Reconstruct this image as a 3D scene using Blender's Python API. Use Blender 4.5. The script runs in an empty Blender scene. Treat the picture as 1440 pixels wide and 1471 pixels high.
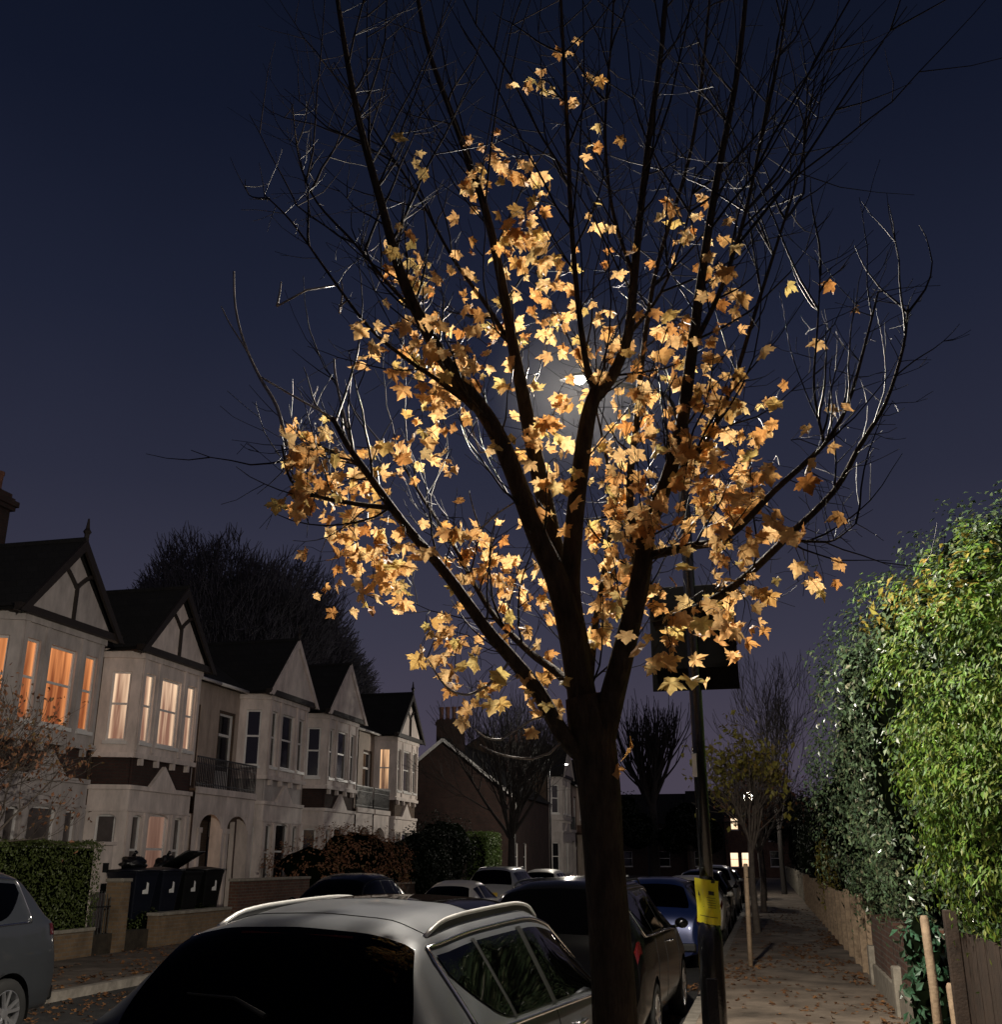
import bpy, math, random
from mathutils import Vector as V, Matrix, noise
R = math.radians
rnd = random.Random(7)
HALO = True
SC = bpy.context.scene
COL = SC.collection

# ------------------------------------------------------------------ camera model (also used to survey points of the place)
F, CX, CY, CH = 1500., 720., 735.5, 1.85
PITCH, YAW = R(18.45), R(13.68)
FW = V((-math.sin(YAW)*math.cos(PITCH), math.cos(YAW)*math.cos(PITCH), math.sin(PITCH)))
RT = V((math.cos(YAW), math.sin(YAW), 0)); UP = RT.cross(FW)
C0 = V((0, 0, CH))
def at(px, py, Y):
    d = FW + RT*((px-CX)/F) - UP*((py-CY)/F)
    return C0 + d*(Y/d.y)
cam_d = bpy.data.cameras.new('camera'); cam = bpy.data.objects.new('camera', cam_d); COL.objects.link(cam)
m = Matrix((RT, UP, -FW)).transposed().to_4x4(); m.translation = C0
cam.matrix_world = m
cam_d.sensor_fit = 'HORIZONTAL'; cam_d.sensor_width = 36; cam_d.lens = 36*F/1440
cam_d.clip_start = .05; cam_d.clip_end = 2000
SC.camera = cam

# ------------------------------------------------------------------ materials
MATS = {}
def nodes(name):
    mt = bpy.data.materials.new(name); mt.use_nodes = True
    nt = mt.node_tree; MATS[name] = mt
    return mt, nt, nt.nodes['Principled BSDF'], nt.nodes['Material Output']
def mat(name, col, rough=.7, metal=0., var=.25, scale=6., bump=0., bscale=40., spec=.5, coat=0., emit=None, estr=0., col2=None, crough=.08, zs=1.):
    mt, nt, b, out = nodes(name); N = nt.nodes.new; L = nt.links.new
    b.inputs['Roughness'].default_value = rough; b.inputs['Metallic'].default_value = metal
    b.inputs['Specular IOR Level'].default_value = spec
    b.inputs['Coat Weight'].default_value = coat; b.inputs['Coat Roughness'].default_value = crough
    tc = N('ShaderNodeTexCoord')
    if var > 0:
        nz = N('ShaderNodeTexNoise'); nz.inputs['Scale'].default_value = scale; nz.inputs['Detail'].default_value = 6; nz.inputs['Roughness'].default_value = .65
        mp = N('ShaderNodeMapping'); mp.inputs['Scale'].default_value = (1,1,zs); L(tc.outputs['Object'], mp.inputs['Vector']); L(mp.outputs[0], nz.inputs['Vector'])
        rp = N('ShaderNodeValToRGB'); L(nz.outputs['Fac'], rp.inputs['Fac'])
        rp.color_ramp.elements[0].position = .3; rp.color_ramp.elements[1].position = .7
        c2 = col2 or tuple(min(1, c*(1+var)) for c in col)
        rp.color_ramp.elements[0].color = (*[c*(1-var) for c in col], 1) if not col2 else (*col, 1)
        rp.color_ramp.elements[1].color = (*c2, 1)
        L(rp.outputs['Color'], b.inputs['Base Color'])
    else:
        b.inputs['Base Color'].default_value = (*col, 1)
    if bump > 0:
        nb = N('ShaderNodeTexNoise'); nb.inputs['Scale'].default_value = bscale; nb.inputs['Detail'].default_value = 5
        mb_ = N('ShaderNodeMapping'); mb_.inputs['Scale'].default_value = (1,1,zs); L(tc.outputs['Object'], mb_.inputs['Vector']); L(mb_.outputs[0], nb.inputs['Vector'])
        bp = N('ShaderNodeBump'); bp.inputs['Strength'].default_value = bump; bp.inputs['Distance'].default_value = .02
        L(nb.outputs['Fac'], bp.inputs['Height']); L(bp.outputs['Normal'], b.inputs['Normal'])
    if emit:
        b.inputs['Emission Color'].default_value = (*emit, 1); b.inputs['Emission Strength'].default_value = estr
    return mt
def brick(name, c1, c2, mortar, bw=.225, bh=.075, rough=.85, horiz=False, msize=.01, dirt=.5, bstr=.4):
    mt, nt, b, out = nodes(name); N = nt.nodes.new; L = nt.links.new
    tc = N('ShaderNodeTexCoord'); sp = N('ShaderNodeSeparateXYZ'); L(tc.outputs['Object'], sp.inputs[0])
    cb = N('ShaderNodeCombineXYZ')
    if horiz:
        L(sp.outputs['Y'], cb.inputs['X']); L(sp.outputs['X'], cb.inputs['Y'])
    else:
        ad = N('ShaderNodeMath'); ad.operation = 'ADD'; L(sp.outputs['X'], ad.inputs[0]); L(sp.outputs['Y'], ad.inputs[1])
        L(ad.outputs[0], cb.inputs['X']); L(sp.outputs['Z'], cb.inputs['Y'])
    br = N('ShaderNodeTexBrick'); L(cb.outputs[0], br.inputs['Vector'])
    br.inputs['Color1'].default_value = (*c1, 1); br.inputs['Color2'].default_value = (*c2, 1); br.inputs['Mortar'].default_value = (*mortar, 1)
    br.inputs['Scale'].default_value = 1; br.inputs['Mortar Size'].default_value = msize; br.inputs['Brick Width'].default_value = bw; br.inputs['Row Height'].default_value = bh
    nz = N('ShaderNodeTexNoise'); nz.inputs['Scale'].default_value = 1.7; nz.inputs['Detail'].default_value = 8; nz.inputs['Roughness'].default_value = .7
    L(tc.outputs['Object'], nz.inputs['Vector'])
    rp = N('ShaderNodeValToRGB'); L(nz.outputs['Fac'], rp.inputs['Fac'])
    rp.color_ramp.elements[0].position = .32; rp.color_ramp.elements[1].position = .62
    rp.color_ramp.elements[0].color = (1-dirt, 1-dirt, 1-dirt, 1)
    mx = N('ShaderNodeMix'); mx.data_type = 'RGBA'; mx.blend_type = 'MULTIPLY'; mx.inputs['Factor'].default_value = 1
    L(br.outputs['Color'], mx.inputs['A']); L(rp.outputs['Color'], mx.inputs['B']); L(mx.outputs['Result'], b.inputs['Base Color'])
    bp = N('ShaderNodeBump'); bp.inputs['Strength'].default_value = bstr; bp.inputs['Distance'].default_value = .01
    n2 = N('ShaderNodeTexNoise'); n2.inputs['Scale'].default_value = 60; L(tc.outputs['Object'], n2.inputs['Vector'])
    sm = N('ShaderNodeMath'); sm.operation = 'SUBTRACT'; L(n2.outputs['Fac'], sm.inputs[0]); L(br.outputs['Fac'], sm.inputs[1])
    L(sm.outputs[0], bp.inputs['Height']); L(bp.outputs['Normal'], b.inputs['Normal'])
    b.inputs['Roughness'].default_value = rough
    return mt
def leafmat(name, cols, rough=.5, trans=.4, spec=.5, coat=0., ns=28, lo=(.62,.55,.5)):
    """colour drawn per leaf (random per island), part translucent"""
    mt, nt, b, out = nodes(name); N = nt.nodes.new; L = nt.links.new
    g = N('ShaderNodeNewGeometry'); rp = N('ShaderNodeValToRGB'); L(g.outputs['Random Per Island'], rp.inputs['Fac'])
    e = rp.color_ramp.elements
    while len(e) < len(cols): e.new(.5)
    for i, c in enumerate(cols): e[i].position = i/(len(cols)-1); e[i].color = (*c, 1)
    tc = N('ShaderNodeTexCoord'); nz = N('ShaderNodeTexNoise'); nz.inputs['Scale'].default_value = ns; nz.inputs['Detail'].default_value = 4
    L(tc.outputs['Object'], nz.inputs['Vector'])
    r2 = N('ShaderNodeValToRGB'); L(nz.outputs['Fac'], r2.inputs['Fac']); r2.color_ramp.elements[0].position = .35; r2.color_ramp.elements[1].position = .6
    r2.color_ramp.elements[0].color = (*lo, 1)
    mx = N('ShaderNodeMix'); mx.data_type = 'RGBA'; mx.blend_type = 'MULTIPLY'; mx.inputs['Factor'].default_value = 1
    L(rp.outputs['Color'], mx.inputs['A']); L(r2.outputs['Color'], mx.inputs['B'])
    L(mx.outputs['Result'], b.inputs['Base Color'])
    b.inputs['Roughness'].default_value = rough; b.inputs['Specular IOR Level'].default_value = spec; b.inputs['Coat Weight'].default_value = coat
    t = N('ShaderNodeBsdfTranslucent'); L(mx.outputs['Result'], t.inputs['Color'])
    ms = N('ShaderNodeMixShader'); ms.inputs['Fac'].default_value = trans
    L(b.outputs[0], ms.inputs[1]); L(t.outputs[0], ms.inputs[2]); L(ms.outputs[0], out.inputs['Surface'])
    return mt

ASPHALT = mat('asphalt', (.035, .034, .033), .8, var=.5, scale=3, bump=.5, bscale=160)
PAVING = brick('paving', (.15, .125, .10), (.19, .155, .125), (.06, .05, .04), bw=.75, bh=.6, horiz=True, msize=.012, dirt=.72)
TARMACPAVE = mat('worn pavement', (.10, .08, .062), .85, var=.6, scale=1.4, bump=.5, bscale=120, col2=(.40, .32, .25))
KERB = mat('granite kerb', (.30, .27, .23), .75, var=.4, scale=5, bump=.3)
EARTH = mat('earth', (.045, .035, .024), .95, var=.5, scale=5, bump=.6, bscale=30)
BRICKRED = brick('red brick', (.17, .075, .045), (.12, .05, .035), (.16, .14, .11))
BRICKDARK = brick('dark red brick', (.06, .024, .018), (.042, .019, .015), (.04, .034, .028))
BRICKBRN = brick('brown brick', (.12, .07, .042), (.09, .052, .034), (.11, .09, .07))
BRICKSTOCK = brick('stock brick', (.30, .20, .11), (.23, .15, .085), (.24, .2, .15))
RENDERW = mat('white painted render', (.68, .59, .535), .6, var=.30, scale=2.6, zs=.35, bump=.15, bscale=25)
RENDERC = mat('cream painted render', (.42, .34, .28), .65, var=.3, scale=2.6, zs=.35, bump=.15, bscale=25)
RENDERG = mat('grey painted render', (.44, .395, .37), .65, var=.32, scale=2.6, zs=.35, bump=.15, bscale=25)
JOINERY = mat('white joinery', (.72, .70, .67), .4, var=.08, scale=8)
SLATE = brick('roof slate', (.013, .012, .012), (.009, .008, .008), (.004, .004, .004), bw=.3, bh=.22, rough=.9, msize=.012, bstr=.6)
TIMBERD = mat('dark stained timber', (.022, .016, .013), .6, var=.3, scale=10)
IRON = mat('black iron', (.012, .012, .013), .4, var=.2, spec=.6)
POLEBLK = mat('black gloss column paint', (.0035, .0035, .0055), .22, var=.3, scale=20, spec=.6, bump=.08, bscale=60)
DOORRED = mat('dark red door', (.10, .022, .018), .35, var=.2)
DOORBLUE = mat('dark blue door', (.03, .04, .07), .35, var=.2)
DOORWD = mat('varnished wood door', (.22, .10, .04), .4, var=.3, scale=12)
GLASSDK = mat('dark window glass', (.012, .012, .014), .06, var=0, spec=.8)
BLIND = mat('window with pale blind', (.10, .085, .08), .12, var=.35, scale=2, spec=.7)
def litmat(name, c1, c2, s):
    """light behind drawn curtains: folds, brighter gaps at the sides, darker towards the sill"""
    mt, nt, b, out = nodes(name); N = nt.nodes.new; L = nt.links.new
    tc = N('ShaderNodeTexCoord'); mp = N('ShaderNodeMapping'); mp.inputs['Scale'].default_value = (3., 3., .25); L(tc.outputs['Object'], mp.inputs['Vector'])
    nz = N('ShaderNodeTexNoise'); nz.inputs['Scale'].default_value = 2.6; nz.inputs['Detail'].default_value = 2; L(mp.outputs[0], nz.inputs['Vector'])
    sp = N('ShaderNodeSeparateXYZ'); L(tc.outputs['Generated'], sp.inputs[0])
    def mth(op, a, v, c=None):
        m_ = N('ShaderNodeMath'); m_.operation = op; L(a, m_.inputs[0])
        if hasattr(v, 'links'): L(v, m_.inputs[1])
        else: m_.inputs[1].default_value = v
        return m_.outputs[0]
    e_ = mth('ABSOLUTE', mth('SUBTRACT', sp.outputs['Y'], .5), 0)
    ed = N('ShaderNodeMapRange'); ed.interpolation_type = 'SMOOTHSTEP'; L(e_, ed.inputs['Value']); ed.inputs['From Min'].default_value = .22; ed.inputs['From Max'].default_value = .40; ed.inputs['To Max'].default_value = .30
    hz = N('ShaderNodeMapRange'); L(sp.outputs['Z'], hz.inputs['Value']); hz.inputs['From Min'].default_value = .1; hz.inputs['To Min'].default_value = -.16; hz.inputs['To Max'].default_value = .10
    f = mth('ADD', mth('ADD', nz.outputs['Fac'], ed.outputs[0]), hz.outputs[0])
    rp = N('ShaderNodeValToRGB'); L(f, rp.inputs['Fac']); rp.color_ramp.elements[0].position = .34; rp.color_ramp.elements[1].position = .86
    rp.color_ramp.elements[0].color = (*c1, 1); rp.color_ramp.elements[1].color = (*c2, 1)
    L(rp.outputs['Color'], b.inputs['Emission Color']); b.inputs['Emission Strength'].default_value = s
    b.inputs['Base Color'].default_value = (.05, .04, .03, 1); b.inputs['Roughness'].default_value = .1
    return mt
LITORANGE = litmat('orange lit curtain', (.26, .065, .018), (1., .36, .12), .85)
LITWARM = litmat('warm lit curtain', (.24, .115, .075), (1., .68, .44), 1.)
LITSMALL = litmat('small amber lit window', (.10, .05, .03), (1., .58, .30), 1.1)
LITPINK = litmat('dim lit curtain', (.22, .11, .08), (.42, .24, .17), .5)
LITBRIGHT = litmat('bright lit window', (.8, .42, .22), (1., .74, .48), 1.6)
BARK = mat('maple bark', (.020, .015, .011), .8, var=.45, scale=22, bump=1., bscale=60, col2=(.068, .050, .034), zs=.28, spec=.15)
BARKTW = mat('twig bark', (.013, .010, .009), .5, var=.3, scale=20, spec=.2)
BARKGLINT = mat('lamp glint twig bark', (.20, .18, .165), .4, var=.6, scale=45, spec=.6)  # glints of the lamp on the twigs put into a paler colour
BARKDK = mat('dark bark', (.03, .025, .022), .85, var=.4, scale=8)
BARKGREY = mat('grey bark', (.13, .105, .085), .8, var=.4, scale=8, bump=.4)
MAPLE = leafmat('autumn maple leaf', [(.46, .19, .05), (.78, .46, .17), (.87, .58, .26), (.82, .52, .22), (.88, .63, .32), (.72, .57, .20), (.64, .32, .10), (.85, .56, .26), (.55, .25, .07)], .5, .5, lo=(.72,.66,.62))
LITTER = leafmat('fallen leaf', [(.10, .05, .025), (.22, .10, .04), (.32, .16, .06), (.16, .08, .035)], .6, .0)
GLOSSY = leafmat('glossy evergreen leaf', [(.085, .145, .072), (.115, .19, .09), (.15, .225, .12), (.065, .115, .065), (.17, .23, .11), (.10, .17, .075), (.32, .31, .20)], .27, .05, spec=1., coat=.4, ns=2.2, lo=(.5,.5,.5))
CONIF = leafmat('bright conifer spray', [(.115, .23, .026), (.16, .29, .034), (.075, .15, .022), (.25, .28, .045), (.13, .25, .026), (.20, .21, .04), (.09, .21, .032)], .5, .2, ns=2.6, lo=(.36,.44,.4))
YELLOWL = leafmat('yellow leaf', [(.5, .42, .08), (.42, .38, .07), (.55, .36, .08)], .5, .3)
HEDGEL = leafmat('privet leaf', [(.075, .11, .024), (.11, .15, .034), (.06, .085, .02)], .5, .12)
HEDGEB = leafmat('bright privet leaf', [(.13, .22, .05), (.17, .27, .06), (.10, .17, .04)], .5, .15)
SHADEL = leafmat('shade darkened olive leaf', [(.03, .04, .012), (.04, .05, .016), (.022, .03, .010), (.05, .05, .02)], .6, .05)  # shade of the near hedge side put into the leaf colour
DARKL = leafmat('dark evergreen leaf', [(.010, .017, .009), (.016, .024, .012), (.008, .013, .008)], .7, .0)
BROWNL = leafmat('russet leaf', [(.34, .15, .075), (.46, .23, .12), (.26, .12, .065), (.30, .21, .09)], .6, .15)
YGREEN = leafmat('yellow green leaf', [(.34, .34, .07), (.44, .40, .08), (.27, .25, .06), (.38, .28, .07)], .5, .3)
IVYL = leafmat('ivy leaf', [(.05, .14, .075), (.07, .18, .10), (.04, .10, .05), (.10, .20, .13)], .35, .1)
DARKCORE = mat('shrub core', (.004, .006, .003), 1, var=.3, spec=0)  # near-black colour stands in for the shade deep inside the foliage
TYRE = mat('tyre rubber', (.018, .018, .018), .8, var=.3, bump=.1)
ALLOY = mat('alloy', (.62, .62, .64), .3, .85, var=.1)
CHROME = mat('chrome', (.8, .8, .82), .16, 1., var=.05)
RAILM = mat('satin aluminium rail', (.60, .59, .57), .38, .6, var=.05)
CARGLASS = mat('tinted car glass', (.0004, .0004, .00045), .03, var=0, spec=.13)
PLASTICB = mat('black plastic', (.004, .004, .004), .5, var=.2)
TAILR = mat('red tail lamp', (.06, .004, .005), .12, var=0, coat=.5)
HEADL = mat('clear head lamp', (.5, .5, .52), .08, .3, var=0)
PLATEY = mat('yellow number plate', (.75, .50, .05), .4, var=.05)
INK = mat('black ink', (.01, .01, .01), .6, var=0)
NOTICE = mat('yellow notice sheet', (.74, .66, .035), .32, var=.12, scale=9, coat=.2)
SIGNBK = mat('black sign back', (.005, .005, .0055), .7, var=.25, spec=.1)
BINM = mat('dark blue bin plastic', (.004, .006, .014), .45, var=.2)
BINK = mat('black bin plastic', (.004, .0045, .005), .42, var=.2)
BAGM = mat('black refuse sack', (.006, .006, .007), .3, var=.2, bump=.8, bscale=12)
STICKER = mat('white sticker', (.75, .75, .73), .5, var=.1)
WOODPALE = mat('weathered pale timber', (.36, .26, .17), .75, var=.35, scale=14, bump=.3)
FENCEB = mat('brown fence boards', (.034, .021, .014), .75, var=.4, scale=7, bump=.3)
CONCRETE = mat('concrete post', (.30, .27, .22), .85, var=.35, scale=6, bump=.3)
TERRA = mat('terracotta', (.16, .07, .045), .8, var=.3)
LAMPGREY = mat('lamp head casting', (.10, .10, .10), .4, .3, var=.1)
LAMPLENS = mat('lit lamp lens', (1, 1, 1), .3, var=0, emit=(1., .90, .76), estr=30)
FARLENS = mat('lit far lamp lens', (1, 1, 1), .3, var=0, emit=(1., .92, .80), estr=45)
def paint(name, c, metal=.5, rough=.35): return mat(name, c, rough, metal, var=.04, scale=3, spec=.5, coat=.8, crough=.04)
P_SILVER = mat('silver car paint', (.088, .093, .101), .46, .4, var=.05, scale=3, spec=.4, coat=.35, crough=.1)
P_GREY = paint('grey car paint', (.050, .055, .063), .4, .35)
P_BLACK = mat('black car paint', (.0015, .0014, .0014), .14, 0., var=.04, spec=.3, coat=0.)
P_DKGREY = mat('near black car paint', (.0015, .0014, .0014), .13, 0., var=.04, spec=.3, coat=0.)
P_BLUE = paint('blue car paint', (.010, .02, .085), .3, .3)
P_WHITE = paint('white car paint', (.66, .62, .54), 0., .4)
P_SILV2 = paint('pale silver car paint', (.40, .40, .39), .4, .38)

# ------------------------------------------------------------------ mesh builder
class MB:
    def __init__(s): s.v = []; s.f = []
    def add(s, vs, fs):
        o = len(s.v); s.v += [tuple(x) for x in vs]; s.f += [tuple(i+o for i in f) for f in fs]; return s
    def quad(s, *p): return s.add(p, [tuple(range(len(p)))])
    def box(s, x0, x1, y0, y1, z0, z1):
        return s.add([(x0,y0,z0),(x1,y0,z0),(x1,y1,z0),(x0,y1,z0),(x0,y0,z1),(x1,y0,z1),(x1,y1,z1),(x0,y1,z1)],
                     [(0,3,2,1),(4,5,6,7),(0,1,5,4),(1,2,6,5),(2,3,7,6),(3,0,4,7)])
    def obox(s, O, U, Nn, u0, u1, z0, z1, n0, n1):
        Z = V((0,0,1)); p = lambda u,z,n: O+U*u+Z*z+Nn*n
        return s.add([p(u0,z0,n0),p(u1,z0,n0),p(u1,z0,n1),p(u0,z0,n1),p(u0,z1,n0),p(u1,z1,n0),p(u1,z1,n1),p(u0,z1,n1)],
                     [(0,3,2,1),(4,5,6,7),(0,1,5,4),(1,2,6,5),(2,3,7,6),(3,0,4,7)])
    def bar(s, a, b, w, h=None):
        a, b = V(a), V(b); h = h or w; d = (b-a).normalized()
        r = d.cross(V((0,0,1))); r = r.normalized() if r.length > 1e-4 else V((1,0,0)); u = r.cross(d)
        vs = [q+r*i*w/2+u*j*h/2 for q in (a,b) for i,j in ((-1,-1),(1,-1),(1,1),(-1,1))]
        return s.add(vs, [(0,1,2,3),(7,6,5,4),(0,4,5,1),(1,5,6,2),(2,6,7,3),(3,7,4,0)])
    def tube(s, pts, rad, n=6, cap=True):
        pts = [V(p) for p in pts]
        if not hasattr(rad, '__len__'): rad = [rad]*len(pts)
        vs = []; ref = None
        for i, p in enumerate(pts):
            t = (pts[min(i+1,len(pts)-1)]-pts[max(i-1,0)])
            t = t.normalized() if t.length > 1e-7 else V((0,0,1))
            if ref is None: ref = t.orthogonal().normalized()
            ref = (ref-t*ref.dot(t)); ref = ref.normalized() if ref.length > 1e-6 else t.orthogonal().normalized()
            bn = t.cross(ref)
            for k in range(n):
                a = 2*math.pi*k/n; vs.append(p+(ref*math.cos(a)+bn*math.sin(a))*rad[i])
        fs = [(i*n+k, i*n+(k+1)%n, (i+1)*n+(k+1)%n, (i+1)*n+k) for i in range(len(pts)-1) for k in range(n)]
        if cap: fs += [tuple(range(n))[::-1], tuple(range((len(pts)-1)*n, len(pts)*n))]
        return s.add(vs, fs)
    def lathe(s, prof, c=(0,0,0), n=20, axis='z', cap=True):
        vs = []
        for r, h in prof:
            for k in range(n):
                a = 2*math.pi*k/n; x, y = r*math.cos(a), r*math.sin(a)
                vs.append(V(c)+(V((x,y,h)) if axis == 'z' else V((h,x,y)) if axis == 'x' else V((x,h,y))))
        fs = [(i*n+k, i*n+(k+1)%n, (i+1)*n+(k+1)%n, (i+1)*n+k) for i in range(len(prof)-1) for k in range(n)]
        if cap: fs += [tuple(range(n))[::-1], tuple(range((len(prof)-1)*n, len(prof)*n))]
        return s.add(vs, fs)
    def grid(s, rows, closed=False):
        n = len(rows[0]); vs = [p for r in rows for p in r]
        return s.add(vs, [(i*n+k, i*n+k+1, (i+1)*n+k+1, (i+1)*n+k) for i in range(len(rows)-1) for k in range(n-1)])
    def build(s, name, mt, parent=None, smooth=False, bevel=0):
        me = bpy.data.meshes.new(name); me.from_pydata(s.v, [], s.f)
        o = bpy.data.objects.new(name, me); COL.objects.link(o)
        for x in (mt if isinstance(mt, (list, tuple)) else [mt]): me.materials.append(x)
        if parent: o.parent = parent
        if smooth: me.polygons.foreach_set('use_smooth', [True]*len(me.polygons))
        if bevel:
            b = o.modifiers.new('bevel', 'BEVEL'); b.width = bevel; b.segments = 2; b.limit_method = 'ANGLE'
        return o
def tag(o, label, cat, group=None):
    o['label'] = label; o['category'] = cat
    if group: o['group'] = group
    return o
def thing(name, label, cat, loc=(0,0,0), rz=0, group=None):
    o = bpy.data.objects.new(name, None); COL.objects.link(o); o.location = loc; o.rotation_euler = (0,0,rz)
    o.empty_display_size = .3
    return tag(o, label, cat, group)
def struct(name, mb, mt, smooth=False):
    o = mb.build(name, mt, None, smooth); o['kind'] = 'structure'; return o
def text_mesh(body, size, name, mt, parent, M):
    cu = bpy.data.curves.new(name, 'FONT'); cu.body = body; cu.size = size; cu.align_x = 'CENTER'; cu.align_y = 'CENTER'; cu.extrude = .001
    t = bpy.data.objects.new('tmp_text', cu); COL.objects.link(t)
    bpy.context.view_layer.update()
    me = bpy.data.meshes.new_from_object(t.evaluated_get(bpy.context.evaluated_depsgraph_get()))
    bpy.data.objects.remove(t); me.transform(M); me.materials.clear(); me.materials.append(mt)
    o = bpy.data.objects.new(name, me); COL.objects.link(o); o.parent = parent; return o
def rv(k=1.): return V((rnd.gauss(0,1), rnd.gauss(0,1), rnd.gauss(0,1)))*k
def unit():
    while True:
        q = V((rnd.uniform(-1,1), rnd.uniform(-1,1), rnd.uniform(-1,1)))
        if .05 < q.length < 1: return q.normalized()

# ------------------------------------------------------------------ world and light
w = bpy.data.worlds.new('World'); SC.world = w; w.use_nodes = True
nt = w.node_tree; nt.nodes.clear(); N = nt.nodes.new; L = nt.links.new
tc = N('ShaderNodeTexCoord'); sp = N('ShaderNodeSeparateXYZ'); L(tc.outputs['Generated'], sp.inputs[0])
rp = N('ShaderNodeValToRGB'); L(sp.outputs['Z'], rp.inputs['Fac'])
stops = [(0., (.070, .058, .083)), (.09, (.064, .054, .080)), (.20, (.041, .040, .065)), (.33, (.0235, .0255, .047)), (.47, (.0130, .0162, .0345)), (.62, (.0062, .0088, .0215)), (.75, (.0038, .006, .0145)), (1., (.003, .005, .012))]
e = rp.color_ramp.elements
while len(e) < len(stops): e.new(.5)
for i, (p, c) in enumerate(stops): e[i].position = p; e[i].color = (*c, 1)
mp = N('ShaderNodeTexNoise'); mp.inputs['Scale'].default_value = 2.4; mp.inputs['Detail'].default_value = 3; L(tc.outputs['Generated'], mp.inputs['Vector'])
mr = N('ShaderNodeMapRange'); mr.inputs['From Min'].default_value = .3; mr.inputs['From Max'].default_value = .7; mr.inputs['To Min'].default_value = .92; mr.inputs['To Max'].default_value = 1.08
L(mp.outputs['Fac'], mr.inputs['Value'])
bg = N('ShaderNodeBackground'); L(rp.outputs['Color'], bg.inputs['Color']); L(mr.outputs['Result'], bg.inputs['Strength'])
sky = N('ShaderNodeTexSky'); sky.sky_type = 'NISHITA'; sky.sun_disc = False; sky.sun_elevation = R(-8); sky.sun_rotation = R(100)
b2 = N('ShaderNodeBackground'); L(sky.outputs['Color'], b2.inputs['Color']); b2.inputs['Strength'].default_value = .05
ads = N('ShaderNodeAddShader'); L(bg.outputs[0], ads.inputs[0]); L(b2.outputs[0], ads.inputs[1])
wo = N('ShaderNodeOutputWorld'); L(ads.outputs[0], wo.inputs['Surface'])
sd = bpy.data.lights.new('fill_sun', 'SUN'); sd.energy = .14; sd.angle = R(70); sd.color = (1., .83, .72)  # wide soft sun added to fill the facades, no moon behind it
so = bpy.data.objects.new('fill_sun', sd); COL.objects.link(so)
so.rotation_euler = V((-.80, .42, -.42)).to_track_quat('-Z', 'Y').to_euler()
SC.view_settings.view_transform = 'Standard'; SC.view_settings.look = 'None'; SC.view_settings.exposure = 0
def lamp_light(p, power, col, rad, smooth=0.):
    ld = bpy.data.lights.new('street_lamp_glow', 'POINT'); ld.energy = power; ld.color = col; ld.shadow_soft_size = rad
    if smooth:
        ld.use_nodes = True; t = ld.node_tree; em = t.nodes['Emission']; lf = t.nodes.new('ShaderNodeLightFalloff')
        lf.inputs['Strength'].default_value = 1.; lf.inputs['Smooth'].default_value = smooth
        t.links.new(lf.outputs['Quadratic'], em.inputs['Strength'])
    o = bpy.data.objects.new('street_lamp_glow', ld); COL.objects.link(o); o.location = p; return o

# ------------------------------------------------------------------ ground
GZ, PZ, YARD = 0., .12, .45
struct('ground', MB().quad((-400,-300,-.06),(400,-300,-.06),(400,700,-.06),(-400,700,-.06)), EARTH)
struct('road', MB().quad((-9.75,-40,0),(-1.05,-40,0),(-1.05,128,0),(-9.75,128,0)), ASPHALT)
struct('side_road', MB().quad((-60,49.2,.004),(-9.75,49.2,.004),(-9.75,55,.004),(-60,55,.004)), ASPHALT)
struct('near_pavement', MB().box(-.93,1.42,-40,120,-.05,PZ), TARMACPAVE)
struct('near_kerb', MB().box(-1.07,-.93,-40,120,-.05,PZ+.004), KERB)
struct('far_pavement', MB().box(-12.75,-9.87,-40,49,-.05,PZ), PAVING)
struct('far_pavement_beyond', MB().box(-12.75,-9.87,55.2,120,-.05,PZ), PAVING)
struct('far_kerb', MB().box(-9.87,-9.73,-40,49,-.05,PZ+.004), KERB)
struct('front_gardens', MB().box(-17,-13.1,-10,48.6,-.05,YARD), EARTH)
struct('front_gardens_beyond', MB().box(-17,-12.8,56,120,-.05,.3), EARTH)
struct('right_gardens', MB().box(1.65,14,-10,120,-.05,.25), EARTH)

# ------------------------------------------------------------------ leaves
MAPLE_OUT = [(0,-.04),(.16,-.12),(.50,-.17),(.47,.0),(.40,.10),(.66,.16),(.70,.26),(.93,.48),(.70,.48),(.64,.62),(.36,.46),(.40,.70),(.26,.76),(.17,.88),(0,1.08)]
MAPLE_OUT = MAPLE_OUT + [(-x,y) for x,y in MAPLE_OUT[-2:0:-1]]
def maple_leaf(mb, p, nrm, up, size, curl=.2):
    nrm = nrm.normalized(); up = (up-nrm*up.dot(nrm)).normalized(); rt = up.cross(nrm)
    fold = rnd.uniform(-.25,.45); c = len(mb.v); k1 = rnd.uniform(.65,1.1); ph = rnd.uniform(0,6)
    mb.v.append(tuple(p+up*.3*size))
    for x, y in MAPLE_OUT:
        z = -curl*(x*x)-curl*.8*max(0,y-.2)**2+.10*math.sin(5*x+ph)+fold*abs(x)
        mb.v.append(tuple(p+(rt*x*k1+up*y+nrm*z)*size))
    n = len(MAPLE_OUT)
    mb.f += [(c, c+1+i, c+1+(i+1)%n) for i in range(n)]
def oval_leaf(mb, p, nrm, up, l, wd, fold=.25):
    nrm = nrm.normalized(); up = (up-nrm*up.dot(nrm)); up = up.normalized() if up.length > 1e-4 else nrm.orthogonal().normalized(); rt = up.cross(nrm)
    c = len(mb.v); h = nrm*fold*wd
    mb.v += [tuple(p), tuple(p+up*l*.45+rt*wd*.5+h), tuple(p+up*l), tuple(p+up*l*.45-rt*wd*.5+h)]
    mb.f += [(c,c+1,c+2),(c,c+2,c+3)]
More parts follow.
